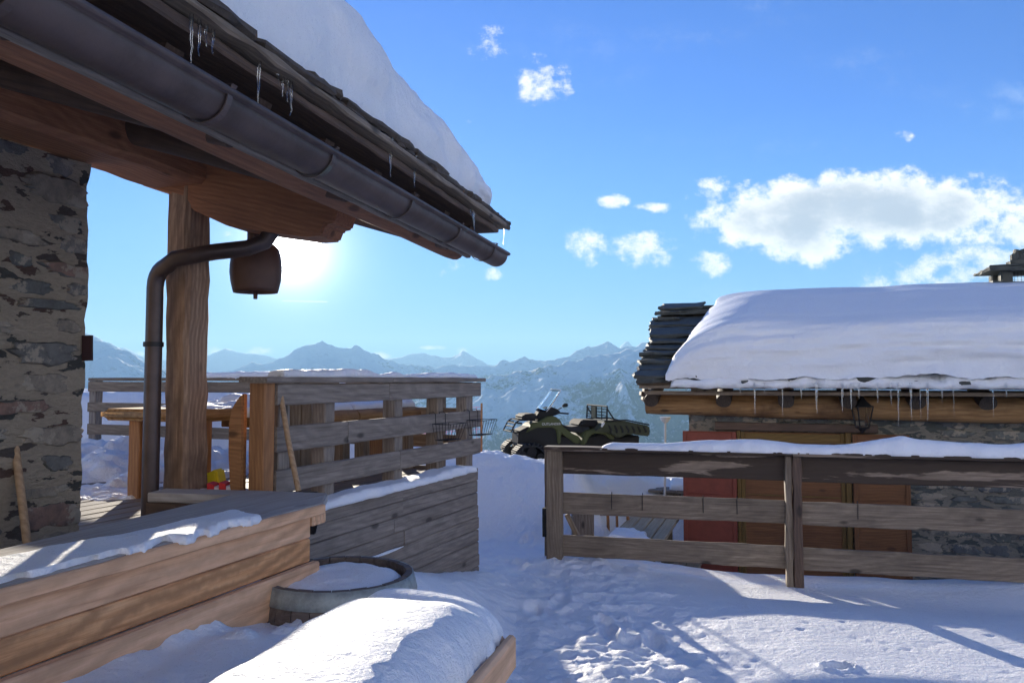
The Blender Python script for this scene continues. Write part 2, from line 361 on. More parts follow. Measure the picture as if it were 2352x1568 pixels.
def board(name, p0, p1, w, h, m, parent=None, up=(0, 0, 1), jit=.004, bev=.006, seg=.12, off=(0, 0), warp=0):
    """timber from p0 to p1; section centred on the line (+off), w across (local y), h along up"""
    fm, ln = frame(p0, p1, up); n = max(2, int(ln / seg) + 1); vs = []; fs = []
    bev = min(bev, w * .3, h * .3)
    sec = [(-w / 2 + bev, -h / 2), (w / 2 - bev, -h / 2), (w / 2, -h / 2 + bev), (w / 2, h / 2 - bev), (w / 2 - bev, h / 2), (-w / 2 + bev, h / 2), (-w / 2, h / 2 - bev), (-w / 2, -h / 2 + bev)]
    ph = RN.random() * 9
    for i in range(n):
        x = ln * i / (n - 1); jy = math.sin(x * 2.1 + ph) * warp; jz = math.cos(x * 1.7 + ph) * warp
        jw = RN.uniform(-jit, jit); jh = RN.uniform(-jit, jit)
        for (a, b) in sec: vs.append((x, a + off[0] + jy + (jw if a > 0 else -jw) * .5 + RN.uniform(-jit, jit) * .25, b + off[1] + jz + (jh if b > 0 else -jh) * .5 + RN.uniform(-jit, jit) * .25))
    k = 8
    for i in range(n - 1):
        for j in range(k): fs.append((i * k + j, (i + 1) * k + j, (i + 1) * k + (j + 1) % k, i * k + (j + 1) % k)[::-1])
    fs.append(tuple(range(k))[::-1][::-1]); fs.append(tuple((n - 1) * k + j for j in range(k))[::-1])
    fs[-2] = tuple(range(k)); 
    return meshobj(name, vs, fs, m, parent, fm, True, 25)
def tube(name, pts, r, m, parent=None, k=14, jit=0, caps=True):
    pts = [Vector(p) for p in pts]; vs = []; fs = []
    rs = r if isinstance(r, (list, tuple)) else [r] * len(pts)
    px = None
    for i, p in enumerate(pts):
        t = (pts[min(i + 1, len(pts) - 1)] - pts[max(i - 1, 0)]).normalized()
        if px is None: px = t.orthogonal().normalized()
        px = (px - t * px.dot(t)).normalized(); py = t.cross(px)
        for j in range(k):
            a = 2 * math.pi * j / k; q = rs[i] * (1 + RN.uniform(-jit, jit))
            vs.append(p + px * math.cos(a) * q + py * math.sin(a) * q)
    for i in range(len(pts) - 1):
        for j in range(k): fs.append((i * k + j, i * k + (j + 1) % k, (i + 1) * k + (j + 1) % k, (i + 1) * k + j))
    if caps: fs.append(tuple(range(k))[::-1]); fs.append(tuple((len(pts) - 1) * k + j for j in range(k)))
    return meshobj(name, vs, fs, m, parent, None, True, 40)
def log(name, p0, p1, r, m, parent=None, k=18, jit=.05, seg=.15):
    fm, ln = frame(p0, p1); n = max(2, int(ln / seg) + 1); ph = RN.random() * 20; vs = []; fs = []
    for i in range(n):
        x = ln * i / (n - 1)
        for j in range(k):
            a = 2 * math.pi * j / k; q = r * (1 + jit * math.sin(a * 3 + ph + x * 1.3) + jit * .7 * math.sin(a * 2 - x * 3.1 + ph))
            if i in (0, n - 1): q *= .94
            vs.append((x, math.cos(a) * q, math.sin(a) * q))
    for i in range(n - 1):
        for j in range(k): fs.append((i * k + j, (i + 1) * k + j, (i + 1) * k + (j + 1) % k, i * k + (j + 1) % k)[::-1])
    fs.append(tuple(range(k))); fs.append(tuple((n - 1) * k + j for j in range(k))[::-1])
    return meshobj(name, vs, fs, m, parent, fm, True, 40)
class MB:
    def __init__(s): s.v = []; s.f = []
    def box(s, fm, x0, x1, y0, y1, z0, z1, jit=0, taper=1):
        b = len(s.v)
        for (x, y, z) in ((x0, y0, z0), (x1, y0, z0), (x1, y1, z0), (x0, y1, z0), (x0, y0, z1), (x1, y0, z1), (x1, y1, z1), (x0, y1, z1)):
            s.v.append(fm @ Vector((x + RN.uniform(-jit, jit), y + RN.uniform(-jit, jit), z + RN.uniform(-jit, jit) * .3)))
        for q in ((3, 2, 1, 0), (4, 5, 6, 7), (0, 1, 5, 4), (1, 2, 6, 5), (2, 3, 7, 6), (3, 0, 4, 7)): s.f.append(tuple(b + i for i in q))
    def slab(s, fm, x0, x1, y0, y1, z0, z1, n=4, jit=.02):   # irregular flat stone
        b = len(s.v); pts = []
        for k in range(n): pts.append((x0 + (x1 - x0) * k / n, y0))
        for k in range(n): pts.append((x1, y0 + (y1 - y0) * k / n))
        for k in range(n): pts.append((x1 - (x1 - x0) * k / n, y1))
        for k in range(n): pts.append((x0, y1 - (y1 - y0) * k / n))
        pts = [(x + RN.uniform(-jit, jit), y + RN.uniform(-jit, jit)) for x, y in pts]
        cx, cy = (x0 + x1) / 2, (y0 + y1) / 2; m_ = len(pts)
        for z, sc in ((z0, .97), ((z0 + z1) / 2, 1.0), (z1, .965)):
            for x, y in pts: s.v.append(fm @ Vector((cx + (x - cx) * sc + RN.uniform(-.3, .3) * jit, cy + (y - cy) * sc + RN.uniform(-.3, .3) * jit, z + RN.uniform(-.15, .15) * (z1 - z0))))
        for l in range(2):
            for j in range(m_): s.f.append((b + l * m_ + j, b + l * m_ + (j + 1) % m_, b + (l + 1) * m_ + (j + 1) % m_, b + (l + 1) * m_ + j))
        s.f.append(tuple(b + j for j in range(m_))[::-1]); s.f.append(tuple(b + 2 * m_ + j for j in range(m_)))
    def tube(s, pts, r, k=6):
        pts = [Vector(p) for p in pts]; b = len(s.v); px = None
        for i, p in enumerate(pts):
            t = (pts[min(i + 1, len(pts) - 1)] - pts[max(i - 1, 0)]).normalized()
            if px is None: px = t.orthogonal().normalized()
            px = (px - t * px.dot(t)).normalized(); py = t.cross(px)
            for j in range(k):
                a = 2 * math.pi * j / k; s.v.append(p + px * math.cos(a) * r + py * math.sin(a) * r)
        for i in range(len(pts) - 1):
            for j in range(k): s.f.append((b + i * k + j, b + i * k + (j + 1) % k, b + (i + 1) * k + (j + 1) % k, b + (i + 1) * k + j))
        s.f.append(tuple(b + j for j in range(k))[::-1]); s.f.append(tuple(b + (len(pts) - 1) * k + j for j in range(k)))
    def build(s, name, m, parent=None, smooth=False, angle=None): return meshobj(name, s.v, s.f, m, parent, None, smooth, angle)
def rough_block(name, fm, dims, res, amp, m, parent, seed=1):
    """masonry block with uneven faces; local box 0..dims"""
    lx, ly, lz = dims; bm = bmesh.new()
    def face(o, a, b, la, lb):
        na, nb = max(1, int(la / res)), max(1, int(lb / res)); g_ = []
        for i in range(na + 1): g_.append([bm.verts.new(o + a * (la * i / na) + b * (lb * j / nb)) for j in range(nb + 1)])
        for i in range(na):
            for j in range(nb): bm.faces.new((g_[i][j], g_[i + 1][j], g_[i + 1][j + 1], g_[i][j + 1]))
    X, Y, Z = Vector((1, 0, 0)), Vector((0, 1, 0)), Vector((0, 0, 1)); O = Vector((0, 0, 0))
    face(O, X, Z, lx, lz); face(Y * ly, Z, X, lz, lx); face(O, Z, Y, lz, ly); face(X * lx, Y, Z, ly, lz); face(Z * lz, X, Y, lx, ly)
    bmesh.ops.remove_doubles(bm, verts=bm.verts, dist=.001)
    P = np.array([v.co[:] for v in bm.verts])
    for ax, s1 in ((0, 11), (1, 22), (2, 33)):
        q = fbm(P[:, 0] * 5 + P[:, 1] * 5 + s1, P[:, 2] * 9 + P[:, 1] * 2 + seed, seed + s1, 4, .6); P[:, ax] += q * amp * (1 if ax < 2 else .3)
    for v, p in zip(bm.verts, P): v.co = p
    me = bpy.data.meshes.new(name); bm.to_mesh(me); bm.free(); me.polygons.foreach_set('use_smooth', [True] * len(me.polygons)); me.materials.append(m); me.set_sharp_from_angle(angle=R(50))
    o = link(bpy.data.objects.new(name, me)); setp(o, parent); o.matrix_basis = fm
    return o
def snow_quad(name, c, h, m, nu=40, nv=16, seed=0, pw=3.0, rag=.02, lump=.25, hf=None, parent=None, drop=.012, nf=2.5):
    """pile of snow lying on the quad c (4 corners, u along c0->c1, v along c0->c3)"""
    c = [np.array(tuple(Vector(x))) for x in c]
    ln_u = np.linalg.norm(c[1] - c[0]); ln_v = np.linalg.norm(c[3] - c[0])
    t = np.linspace(0, 1, nu); u = .5 - .5 * np.cos(np.pi * t) if ln_u < 1.5 * ln_v else t
    U, V = np.meshgrid(u, .5 - .5 * np.cos(np.pi * np.linspace(0, 1, nv)), indexing='ij')
    P = c[0] * ((1 - U) * (1 - V))[..., None] + c[1] * (U * (1 - V))[..., None] + c[2] * (U * V)[..., None] + c[3] * ((1 - U) * V)[..., None]
    eu = np.clip(np.minimum(U, 1 - U) * ln_u / max(h * 1.3, .02), 0, 1); ev = np.clip(np.minimum(V, 1 - V) * ln_v / min(max(h * 1.3, .02), ln_v * .5), 0, 1)
    pr = ((1 - (1 - eu) ** pw) ** (1 / pw)) * ((1 - (1 - ev) ** pw) ** (1 / pw))
    nn = fbm(P[..., 0] * nf, P[..., 1] * nf, seed, 5)
    hh = h * (1 + lump * nn * 1.6)
    if hf is not None: hh = hh * hf(U, V)
    edge = (1 - np.minimum(eu, ev)) * rag
    d = (c[3] - c[0]) / ln_v; du = (c[1] - c[0]) / ln_u
    sg = np.where(V < .5, -1, 1); su = np.where(U < .5, -1, 1)
    r1 = fbm(P[..., 0] * 9 + 5, P[..., 1] * 9, seed + 9, 4)
    P = P + d * (edge * sg * r1)[..., None] + du * ((1 - eu) * rag * su * r1)[..., None]
    P[..., 2] += pr * hh - drop * (1 - pr)
    o = gridobj(name, P, m, parent)
    # close the underside
    me = o.data; bm = bmesh.new(); bm.from_mesh(me); be = [e for e in bm.edges if e.is_boundary]
    try: bmesh.ops.holes_fill(bm, edges=be, sides=0)
    except Exception: pass
    bmesh.ops.recalc_face_normals(bm, faces=bm.faces); bm.to_mesh(me); bm.free(); return o
def prism(name, pts, y0, y1, m, parent, fm, bev=.015, smooth=True):
    """side outline pts (x,z) extruded from y0 to y1 in frame fm, edges rounded"""
    bm = bmesh.new(); a = [bm.verts.new((x, y0, z)) for x, z in pts]; b = [bm.verts.new((x, y1, z)) for x, z in pts]; n = len(pts)
    bm.faces.new(a); bm.faces.new(b[::-1])
    for i in range(n): bm.faces.new((a[(i + 1) % n], a[i], b[i], b[(i + 1) % n]))
    bmesh.ops.recalc_face_normals(bm, faces=bm.faces)
    if bev: bmesh.ops.bevel(bm, geom=list(bm.edges), offset=bev, segments=2, affect='EDGES', clamp_overlap=True)
    me = bpy.data.meshes.new(name); bm.to_mesh(me); bm.free(); me.materials.append(m)
    if smooth: me.polygons.foreach_set('use_smooth', [True] * len(me.polygons)); me.set_sharp_from_angle(angle=R(32))
    o = link(bpy.data.objects.new(name, me)); setp(o, parent); o.matrix_basis = fm
    return o

def masonry(name, fm, x0, x1, z0, z1, y, m, parent, seed, hr, wr, fill, skip=None):
    rg = random.Random(seed); vs = []; fs = []; z = z0 + .02
    while z < z1 - .04:
        h = rg.uniform(*hr); x = x0 + rg.uniform(-.1, .05)
        while x < x1:
            w_ = rg.uniform(*wr); hh = h * rg.uniform(.65, 1.15); cx, cz = x + w_ / 2, z + h / 2 + rg.uniform(-.012, .012); x += w_ + rg.uniform(.012, .04)
            if (skip and skip(cx, cz)) or rg.random() > fill + .3: continue
            n = 34; a0 = rg.uniform(-.15, .15); p1, p2, p3 = rg.uniform(0, 6), rg.uniform(0, 6), rg.uniform(0, 6); k_ = fill ** .35
            b = len(vs); out_r = []
            for j in range(n):
                t = 2 * math.pi * j / n; c_, s_ = math.cos(t), math.sin(t); q = (abs(c_) ** 3.2 + abs(s_) ** 3.2) ** (-1 / 3.2)
                q *= 1 + .10 * math.sin(2 * t + p1) + .08 * math.sin(3 * t + p2) + .06 * math.sin(7 * t + p3) + rg.uniform(-.13, .11)
                out_r.append((c_ * q * w_ / 2 * k_, s_ * q * hh / 2 * k_))
            pro = rg.uniform(.008, .022)
            for sc, dy in ((1.04, .02), (.98, -pro * .55), (.86, -pro), (.5, -pro * 1.08)):
                for (a, c2_) in out_r:
                    xx = cx + a * sc * math.cos(a0) - c2_ * sc * math.sin(a0) * .3; zz = cz + c2_ * sc + a * sc * math.sin(a0) * .25
                    vs.append(fm @ Vector((min(max(xx, x0 + .002), x1 + .2), y + dy + rg.uniform(-.002, .002) * (dy < 0), min(max(zz, z0), z1))))
            for l in range(3):
                for j in range(n): fs.append((b + l * n + j, b + l * n + (j + 1) % n, b + (l + 1) * n + (j + 1) % n, b + (l + 1) * n + j))
            fs.append(tuple(b + 3 * n + j for j in range(n)))
        z += h + rg.uniform(.008, .02)
    o = meshobj(name, vs, fs, m, None, None, True, 35)
    # child of a mesh: keep world placement
    o.parent = parent; o.matrix_parent_inverse = (parent.parent.matrix_basis @ parent.matrix_parent_inverse @ parent.matrix_basis).inverted()
    return o
# directions of the place
def dirv(deg): return Vector((math.sin(R(deg)), math.cos(R(deg)), 0))
U = Vector((.383, .924, 0)).normalized(); V = Vector((U.y, -U.x, 0))            # deck
UE = Vector((.2605, .9655, 0)).normalized(); VE = Vector((UE.y, -UE.x, 0))        # chalet eave
WF = Vector((.968, -.252, 0)).normalized()                                      # fence
WH = Vector((.95, -.31, 0)).normalized(); NH = Vector((-WH.y, WH.x, 0))         # hut front, hut depth
Zv = Vector((0, 0, 1))
WD = Vector((-.292, 6.65, 0))          # far bottom corner of the deck wall
CF0, CF1 = Vector((-1.365, 2.09, 0)), Vector((-.847, 3.54, 0))

# ---------------------------------------------------------------- ground
def ground(X, Y):
    X = np.asarray(X, float); Y = np.asarray(Y, float)
    dx, dy = X + 1.365, Y - 2.09
    a = dx * .229 + dy * .973; dd = dx * .973 - dy * .229
    Hh = np.interp(a, [-3, 0, 1.1, 1.7, 2.6, 3.6, 4.8], [.74, .74, .70, .62, .50, .24, .0])
    wd = np.interp(a, [0, 1.2, 2.2, 4.8], [1.15, 1.05, .75, .5])
    st = np.interp(a, [0, 1.2, 2.2, 4.8], [.45, .55, .15, .0])
    bank = Hh * (1 - sst(0, 1, (dd - st) / wd))
    bank = bank * (1 - sst(4.6, 5.2, a)) - .09 * np.exp(-(((X + .62) / .42) ** 2 + ((Y - 3.1) / .32) ** 2))
    # path and yard
    z = bank
    # fence side: ground falls behind the fence towards the hut
    fy = Y - (6.9 - .2603 * (X - .37))
    z = z - .72 * sst(.25, 1.9, fy) * sst(.55, 1.7, X - .05 * (Y - 7)) * (1 - sst(9.9, 12.0, Y + X * .1))
    z = z + .06 * np.exp(-(((X - .62) / .45) ** 2 + (fy / .4) ** 2)) + .10 * np.exp(-(((X - 4.2) / .5) ** 2 + ((fy - .1) / .3) ** 2)) + .05 * np.exp(-(((X - 2.95) / .35) ** 2 + ((fy - .15) / .3) ** 2))
    z = z - (.05 - .09 * sst(.2, 1.3, -fy)) * sst(1.0, 1.9, X) + .05 * sst(3.1, 3.6, X) * np.exp(-((fy - .1) / .5) ** 2)
    # bank of ploughed snow at the end of the path
    nb = 1 - sst(.75, 1.35, X)
    cr = .49 - .13 * (X + .5)
    pth = 1 - sst(1.0, 2.0, X)
    crn = .685 - .135 * (X + .5)
    z = z - .10 * pth * sst(6.8, 8.2, Y) * (1 - sst(8.3, 9.2, Y)) + (1 - nb) * np.clip(cr, -.3, 1.0) * sst(9.3, 11.9, Y) + nb * (np.clip(crn, -.3, 1.0) * sst(8.2, 9.6, Y) - .10 * np.clip(Y - 9.6, 0, 4)) - .10 * (1 - nb) * sst(12.0, 13.2, Y)
    # plateau beyond and below the deck
    lf = sst(-.5, -2.0, X - (Y - 7) * .1) if False else 1 - sst(-2.2, -.9, X + .0 * Y)
    z = z + lf * .45 * sst(6.6, 8.2, Y)
    # falls away to the valley
    r = np.sqrt(X * X + Y * Y)
    fall = np.clip(Y - 14.4, 0, None)
    z = z - np.minimum(fall * .42 + (fall > 0) * 0, 900)
    side = np.clip(np.abs(X) - 16, 0, None); z = z - np.minimum(side * .12, 500) * (Y > 0)
    z = z + np.clip(-Y - 4, 0, None) * .10 + np.minimum(np.clip(-Y - 9, 0, None) * .55, 380)  # unseen slope added behind the camera, steepened to bounce warm sunlight forward
    return z
def detail(X, Y):
    path = np.exp(-(((X - .15 - (Y - 5) * .03) / .75) ** 2))
    n = fbm(X * 2.1, Y * 2.1, 3, 5) * .035
    tram = np.exp(-(((X - .45) / .85) ** 2)) * (1 - sst(6.9, 8.2, Y))
    lum = ridged(X * 3.3, Y * 3.3, 12, 5, .55); n = n + tram * (lum - .62) * .08
    n = n + tram * np.maximum(0, fbm(X * 9, Y * 9, 33, 4)) * .03 + tram * fbm(X * 22, Y * 22, 35, 3) * .010
    n = n + np.exp(-(((X + .95) / .5) ** 2 + ((Y - 3.0) / .45) ** 2)) * np.maximum(0, fbm(X * 5 + 2, Y * 5, 41, 5, .6)) * .16
    rg = sst(.9, 1.7, X); n = n * (1 - .72 * rg * (1 - sst(6.6, 7.5, Y)))
    # small pits and tracks in the crust of the yard
    for i in range(90):
        pass
    far = sst(7.5, 9, Y); n = n + far * (fbm(X * 1.3, Y * 1.3, 55, 6, .6) * .11 + ridged(X * 2.5, Y * 2.5, 61, 4) * .04)
    return n
def axis(segs):
    out = []
    for a, b, st in segs: out += list(np.arange(a, b, st))
    out.append(segs[-1][1]); return np.array(out)
def grow(a, b, n):  # geometric from a to b
    return list(np.geomspace(a, b, n))
xs = np.array([-x for x in grow(6, 9000, 26)][::-1] + list(axis([(-5.8, -2, .09), (-2, -1.5, .04), (-1.5, 3.6, .019), (3.6, 6, .06)])) + grow(6.3, 9000, 26))
ys = np.array([-x for x in grow(1, 4000, 16)][::-1] + list(axis([(-.9, 2.0, .1), (2.0, 3.2, .025), (3.2, 7.4, .019), (7.4, 10, .04), (10, 15.5, .07)])) + grow(15.7, 2600, 30))
GX, GY = np.meshgrid(xs, ys, indexing='ij')
GZ = ground(GX, GY) + detail(GX, GY) * ((GY < 15.5) & (GY > 0) & (np.abs(GX) < 7))
rp = np.random.RandomState(5)
for i in range(150):      # dimples, old footprints and a hollow in the crust
    cx, cy = rp.uniform(1.3, 3.6), rp.uniform(3.2, 5.6); rr = rp.uniform(.010, .022); dp = rp.uniform(.003, .009)
    msk = (np.abs(GX - cx) < .15) & (np.abs(GY - cy) < .15)
    q = np.exp(-(((GX - cx) / (rr * 1.6)) ** 2 + ((GY - cy) / rr) ** 2)); GZ = GZ - np.where(msk, q * dp, 0)
hp = onz(1925, 1545, 0); q = np.sqrt(((GX - hp.x) / .075) ** 2 + ((GY - hp.y) / .045) ** 2); GZ = GZ - .05 * np.exp(-q ** 4) + .02 * np.exp(-((q - 1.25) / .25) ** 2)
for i in range(14):       # boot prints on the beaten path
    cx, cy = .25 + rp.uniform(-.45, .75), rp.uniform(3.4, 8.5); an = rp.uniform(-.4, .4); A = (GX - cx) * math.cos(an) + (GY - cy) * math.sin(an); B = -(GX - cx) * math.sin(an) + (GY - cy) * math.cos(an)
    q = (A / .055) ** 2 + (B / .14) ** 2; GZ = GZ - .035 * np.exp(-q ** 2) + .015 * np.exp(-((np.sqrt(q) - 1.35) / .3) ** 2)
go = gridobj('snow_ground', np.stack([GX, GY, GZ], -1), M['groundsnow']); tagp(go, kind='structure')
def gz(x, y): return float(ground(x, y))

# ---------------------------------------------------------------- mountains
def mountain_mat():
    m, T, b = mat('mountain_slope'); gm = node(T, 'ShaderNodeNewGeometry'); sp = node(T, 'ShaderNodeSeparateXYZ'); T.links.new(gm.outputs['Position'], sp.inputs[0])
    v = coords(T, (1, 1, 1), False)
    a = tnoise(T, v, .0030, 10, .66); f = tnoise(T, v, .02, 8, .75); f2 = tnoise(T, v, .0012, 6, .6)
    hgt = sp.outputs[2]
    low = mth('MULTIPLY', mth('ADD', hgt, -120, tree=T), -.0011, tree=T)
    fr = mth('ADD', low, mth('ADD', mth('MULTIPLY', mth('SUBTRACT', f, .5, tree=T), 1.6, tree=T), mth('MULTIPLY', mth('SUBTRACT', f2, .5, tree=T), 1.8, tree=T), tree=T), tree=T)
    forest = mth('MULTIPLY', ramp_f(T, fr, .18, .45), .85, tree=T)
    rock = mth('MULTIPLY', ramp_f(T, mth('ADD', mth('MULTIPLY', f, .6, tree=T), mth('MULTIPLY', a, .5, tree=T), tree=T), .60, .70), .5, tree=T)
    c = mixc(rock, (.86, .88, .92), (.22, .22, .24), tree=T); c = mixc(forest, c, (.045, .06, .05), tree=T)
    T.links.new(c, b.inputs['Base Color']); b.inputs['Roughness'].default_value = .9; b.inputs['Specular IOR Level'].default_value = .1
    bump(T, b, f, 1.0, 30)
    return m
MM = mountain_mat()
def ridge(name, sky_pts, rr, depth, seed, amp, base, nr=150, na=520, x0=-250, x1=2700):
    px = np.linspace(x0, x1, na); sx = [p[0] for p in sky_pts]; sy = [p[1] for p in sky_pts]
    py = np.interp(px, sx, sy); az = (px - W0 / 2) / F; el = (872 - py) / F
    t = np.linspace(0, 1.25, nr)      # 0 foot .. 1 crest .. back side
    r = rr - depth + depth * t
    A, RR = np.meshgrid(az, r, indexing='ij'); Tt = np.broadcast_to(t, A.shape); EL = np.broadcast_to(el[:, None], A.shape)
    X = A * RR; Yv = RR
    zc = 1.6 + EL * rr
    prof = np.where(Tt <= 1, Tt ** 1.15, 1 - (Tt - 1) * 3.0)
    Z = base + (zc - base) * prof
    wgt = np.clip(np.sin(np.clip(Tt, 0, 1) * np.pi), 0, 1) ** .7
    k = depth * .0
    rn = ridged(X / (rr * .075), Yv / (rr * .16), seed, 7, .55); Z = Z + (rn - .62) * amp * wgt
    fn = fbm(X / (rr * .012), Yv / (rr * .02), seed + 30, 5, .6); Z = Z + fn * amp * .07 * np.clip(Tt * 1.4, 0, 1)
    o = gridobj(name, np.stack([X, Yv, Z], -1), MM); return tagp(o, kind='structure')
far = [(-300, 770), (250, 790), (304, 805), (342, 826), (420, 830), (477, 815), (518, 798), (547, 809), (582, 811), (609, 815), (635, 823), (700, 850), (820, 845), (887, 823), (915, 820), (948, 812), (975, 811), (1016, 821), (1040, 819), (1064, 806), (1078, 813), (1092, 821), (1121, 838), (1300, 835), (1415, 812), (1426, 794), (1441, 782), (1455, 794), (1480, 805), (2700, 800)]
main = [(-300, 700), (100, 735), (207, 771), (232, 780), (260, 791), (307, 812), (342, 832), (400, 852), (480, 868), (535, 850), (560, 838), (582, 829), (606, 835), (625, 832), (641, 823), (665, 812), (688, 800), (702, 791), (722, 789), (740, 784), (755, 790), (770, 797), (805, 800), (818, 796), (830, 801), (846, 806), (860, 812), (881, 823), (905, 830), (934, 838), (992, 844), (1051, 838), (1080, 842), (1110, 841), (1140, 834), (1168, 829), (1190, 824), (1209, 820), (1239, 826), (1270, 822), (1303, 815), (1325, 805), (1344, 797), (1370, 793), (1400, 787), (1426, 797), (1455, 794), (1490, 787), (1600, 780), (1900, 775), (2700, 770)]
near = [(-300, 740), (100, 760), (207, 774), (260, 795), (307, 818), (342, 838), (400, 860), (470, 890), (520, 915), (600, 930), (800, 935), (950, 925), (1060, 890), (1110, 868), (1200, 852), (1300, 832), (1400, 808), (1490, 797), (1600, 790), (2700, 780)]
ridge('far_mountain', far, 13500, 5000, 4, 420, -700)
ridge('mountain', main, 8200, 3600, 9, 560, -850, nr=190)
ridge('wooded_mountain', near, 5400, 3700, 15, 420, -900, nr=230)
vf = meshobj('valley_floor', [(-12000, 900, -870), (12000, 900, -870), (12000, 14000, -870), (-12000, 14000, -870)], [(0, 1, 2, 3)], MM); tagp(vf, kind='structure')

# ---------------------------------------------------------------- chalet on the left
GE = Vector((-.104, 5.2, 2.43))            # far end of the gutter
def EV(s, o, z): return GE + UE * (-s) + VE * o + Vector((0, 0, z - 2.43))
PIL = Vector((-1.775, 4.28, 0))
ch = thing('chalet', (-2.2, 3.5, .85), 'stone and timber chalet at the left whose slate eave and gutter carry deep snow', 'building')
SL = .31                                    # roof rise per metre
LEN = 6.6
gp = []                                      # gutter, a half-round channel with rolled rim
nS = 60
for i in range(nS + 1):
    s = LEN * i / nS; row = []
    sec = [(math.cos(a) * .078, math.sin(a) * .078) for a in np.linspace(math.pi, 2 * math.pi, 15)]
    sec += [(.078 + .009 + .011 * math.cos(a), .004 + .011 * math.sin(a)) for a in np.linspace(math.pi, -1.2, 7)]
    sec += [(math.cos(a) * .072, math.sin(a) * .072) for a in np.linspace(2 * math.pi - .12, math.pi, 13)]
    for o, z in sec: row.append(tuple(EV(s, o, 2.43 + z)))
    gp.append(row)
gut = gridobj('gutter', np.array(gp), M['gutter'], ch)
# end cap of the gutter
c = [EV(0.0, math.cos(a) * .077, 2.43 + math.sin(a) * .077) for a in np.linspace(math.pi, 2 * math.pi, 15)]
c2 = [p - UE * .006 for p in c]
meshobj('end_cap', c + c2, [tuple(range(15)), tuple(range(29, 14, -1))] + [(i, i + 15, i + 16, i + 1) for i in range(14)], M['gutter'], gut, None, False)
for s in (.32, .98, 1.66, 2.42, 3.05, 3.75):                         # gutter straps
    sec = [EV(s, math.cos(a) * .083, 2.43 + math.sin(a) * .083) for a in np.linspace(math.pi, 2 * math.pi, 16)] + [EV(s, .098, 2.45), EV(s, .06, 2.455)]
    mb = MB(); fmv = []
    for p in sec: fmv += [p + UE * .012, p - UE * .012]
    n = len(sec); outv = [v + (v - EV(s, 0, 2.43) - (v - EV(s, 0, 2.43)).dot(UE) * UE).normalized() * .004 for v in fmv]
    vs = fmv + outv; fs = []
    for i in range(n - 1):
        a0 = i * 2; b0 = 2 * n + i * 2
        fs += [(b0, b0 + 1, b0 + 3, b0 + 2), (a0, b0, b0 + 2, a0 + 2), (a0 + 1, a0 + 3, b0 + 3, b0 + 1), (a0, a0 + 2, a0 + 3, a0 + 1)]
    meshobj('gutter_strap', vs, fs, M['gutter'], gut, None, False)
roof = board('roof', EV(-.02, -1.85, 2.66 + 1.85 * SL), EV(LEN, -1.85, 2.66 + 1.85 * SL), 3.7, .03, M['dark'], ch, up=(VE.x * SL, VE.y * SL, 1), seg=.5)
# roof boards under the slates: two stepped edge planks
board('edge_plank', EV(.12, -.05, 2.572), EV(LEN, -.05, 2.575), .20, .035, M['dark'], ch, jit=.008)
board('edge_plank', EV(.02, .0, 2.612), EV(LEN, .0, 2.615), .19, .026, M['fgrey'], ch, jit=.01)
board('fascia_board', EV(.22, -.125, 2.445), EV(LEN, -.125, 2.445), .035, .12, M['grey'], ch)
for s in np.arange(.35, 6.4, .46):
    board('rafter', EV(s, -.06, 2.54), EV(s, -3.3, 2.54 + 3.24 * SL), .075, .085, M['dark'], ch)
mb = MB()
for lay, (z0, oo) in enumerate(((2.632, .02), (2.658, .03), (2.684, .0))):
    s = -.10 + lay * .06
    while s < LEN:
        wl = RN.uniform(.22, .5); fm, _ = frame(EV(s, 0, z0), EV(s + wl, 0, z0))
        tilt = Matrix.Rotation(-math.atan(SL), 4, 'X')
        oe = RN.uniform(.0, .05) + oo + .02
        mb.slab(fm @ Matrix.Rotation(-math.atan(SL), 4, 'X'), 0, wl - .012, -.5, oe, 0, RN.uniform(.024, .036), 5, .014)
        s += wl
mb.build('slates', M['slate2'], ch, False)
# under the roof
log('eave_log', EV(.12, -.25, 2.475), EV(LEN, -.25, 2.475), .085, M['beam'], ch)
bz = 2.64
pb0, pb1 = Vector((-1.80, 4.20, 0)), Vector((-2.2, 3.05, 0)); bd = (pb0 - pb1).normalized()
beam_a = board('wall_plate_beam', pb0 + bd * .62 + V * .0 + Zv * (bz + .15), pb1 - bd * 2.8 + Zv * (bz + .15), .34, .30, M['beam'], ch, jit=.012, bev=.03)
board('upper_plate', pb0 + bd * .9 - V * .02 + Zv * (bz + .40), pb1 - bd * 2.8 - V * .02 + Zv * (bz + .40), .26, .19, M['orange'], ch, jit=.01, bev=.02)
# principal rafter following the slope, with a shaped end
fm, ln = frame(PIL + UE * .02 - VE * .2 + Zv * 2.83, PIL + UE * .02 + VE * 1.12 + Zv * (2.83 - 1.32 * SL), up=(0, 0, 1))
prism('principal_rafter', [(0, -.17), (.30, -.17), (.36, -.22), (.60, -.25), (.84, -.22), (1.06, -.19), (1.15, -.16), (1.155, -.10), (1.20, -.08), (1.20, .12), (0, .12)], -.11, .11, M['beam'], ch, fm, .01)
for s, zz in ((.6, 0), (1.9, 0), (2.75, 0), (3.6, 0)):
    log('joist', EV(s, -.12, 2.43), EV(s, -3.0, 2.43 + 2.9 * SL), .06, M['dark'], ch)
# ceiling boards hung between the joists
ceil_n = 14
for i in range(ceil_n):
    o = -.30 - i * .155; board('soffit_board', EV(.15, o, 2.60 - o * SL - .09), EV(LEN, o, 2.60 - o * SL - .09), .147, .02, M['beam'], ch, up=(VE.x * SL, VE.y * SL, 1), jit=.003, seg=.4)
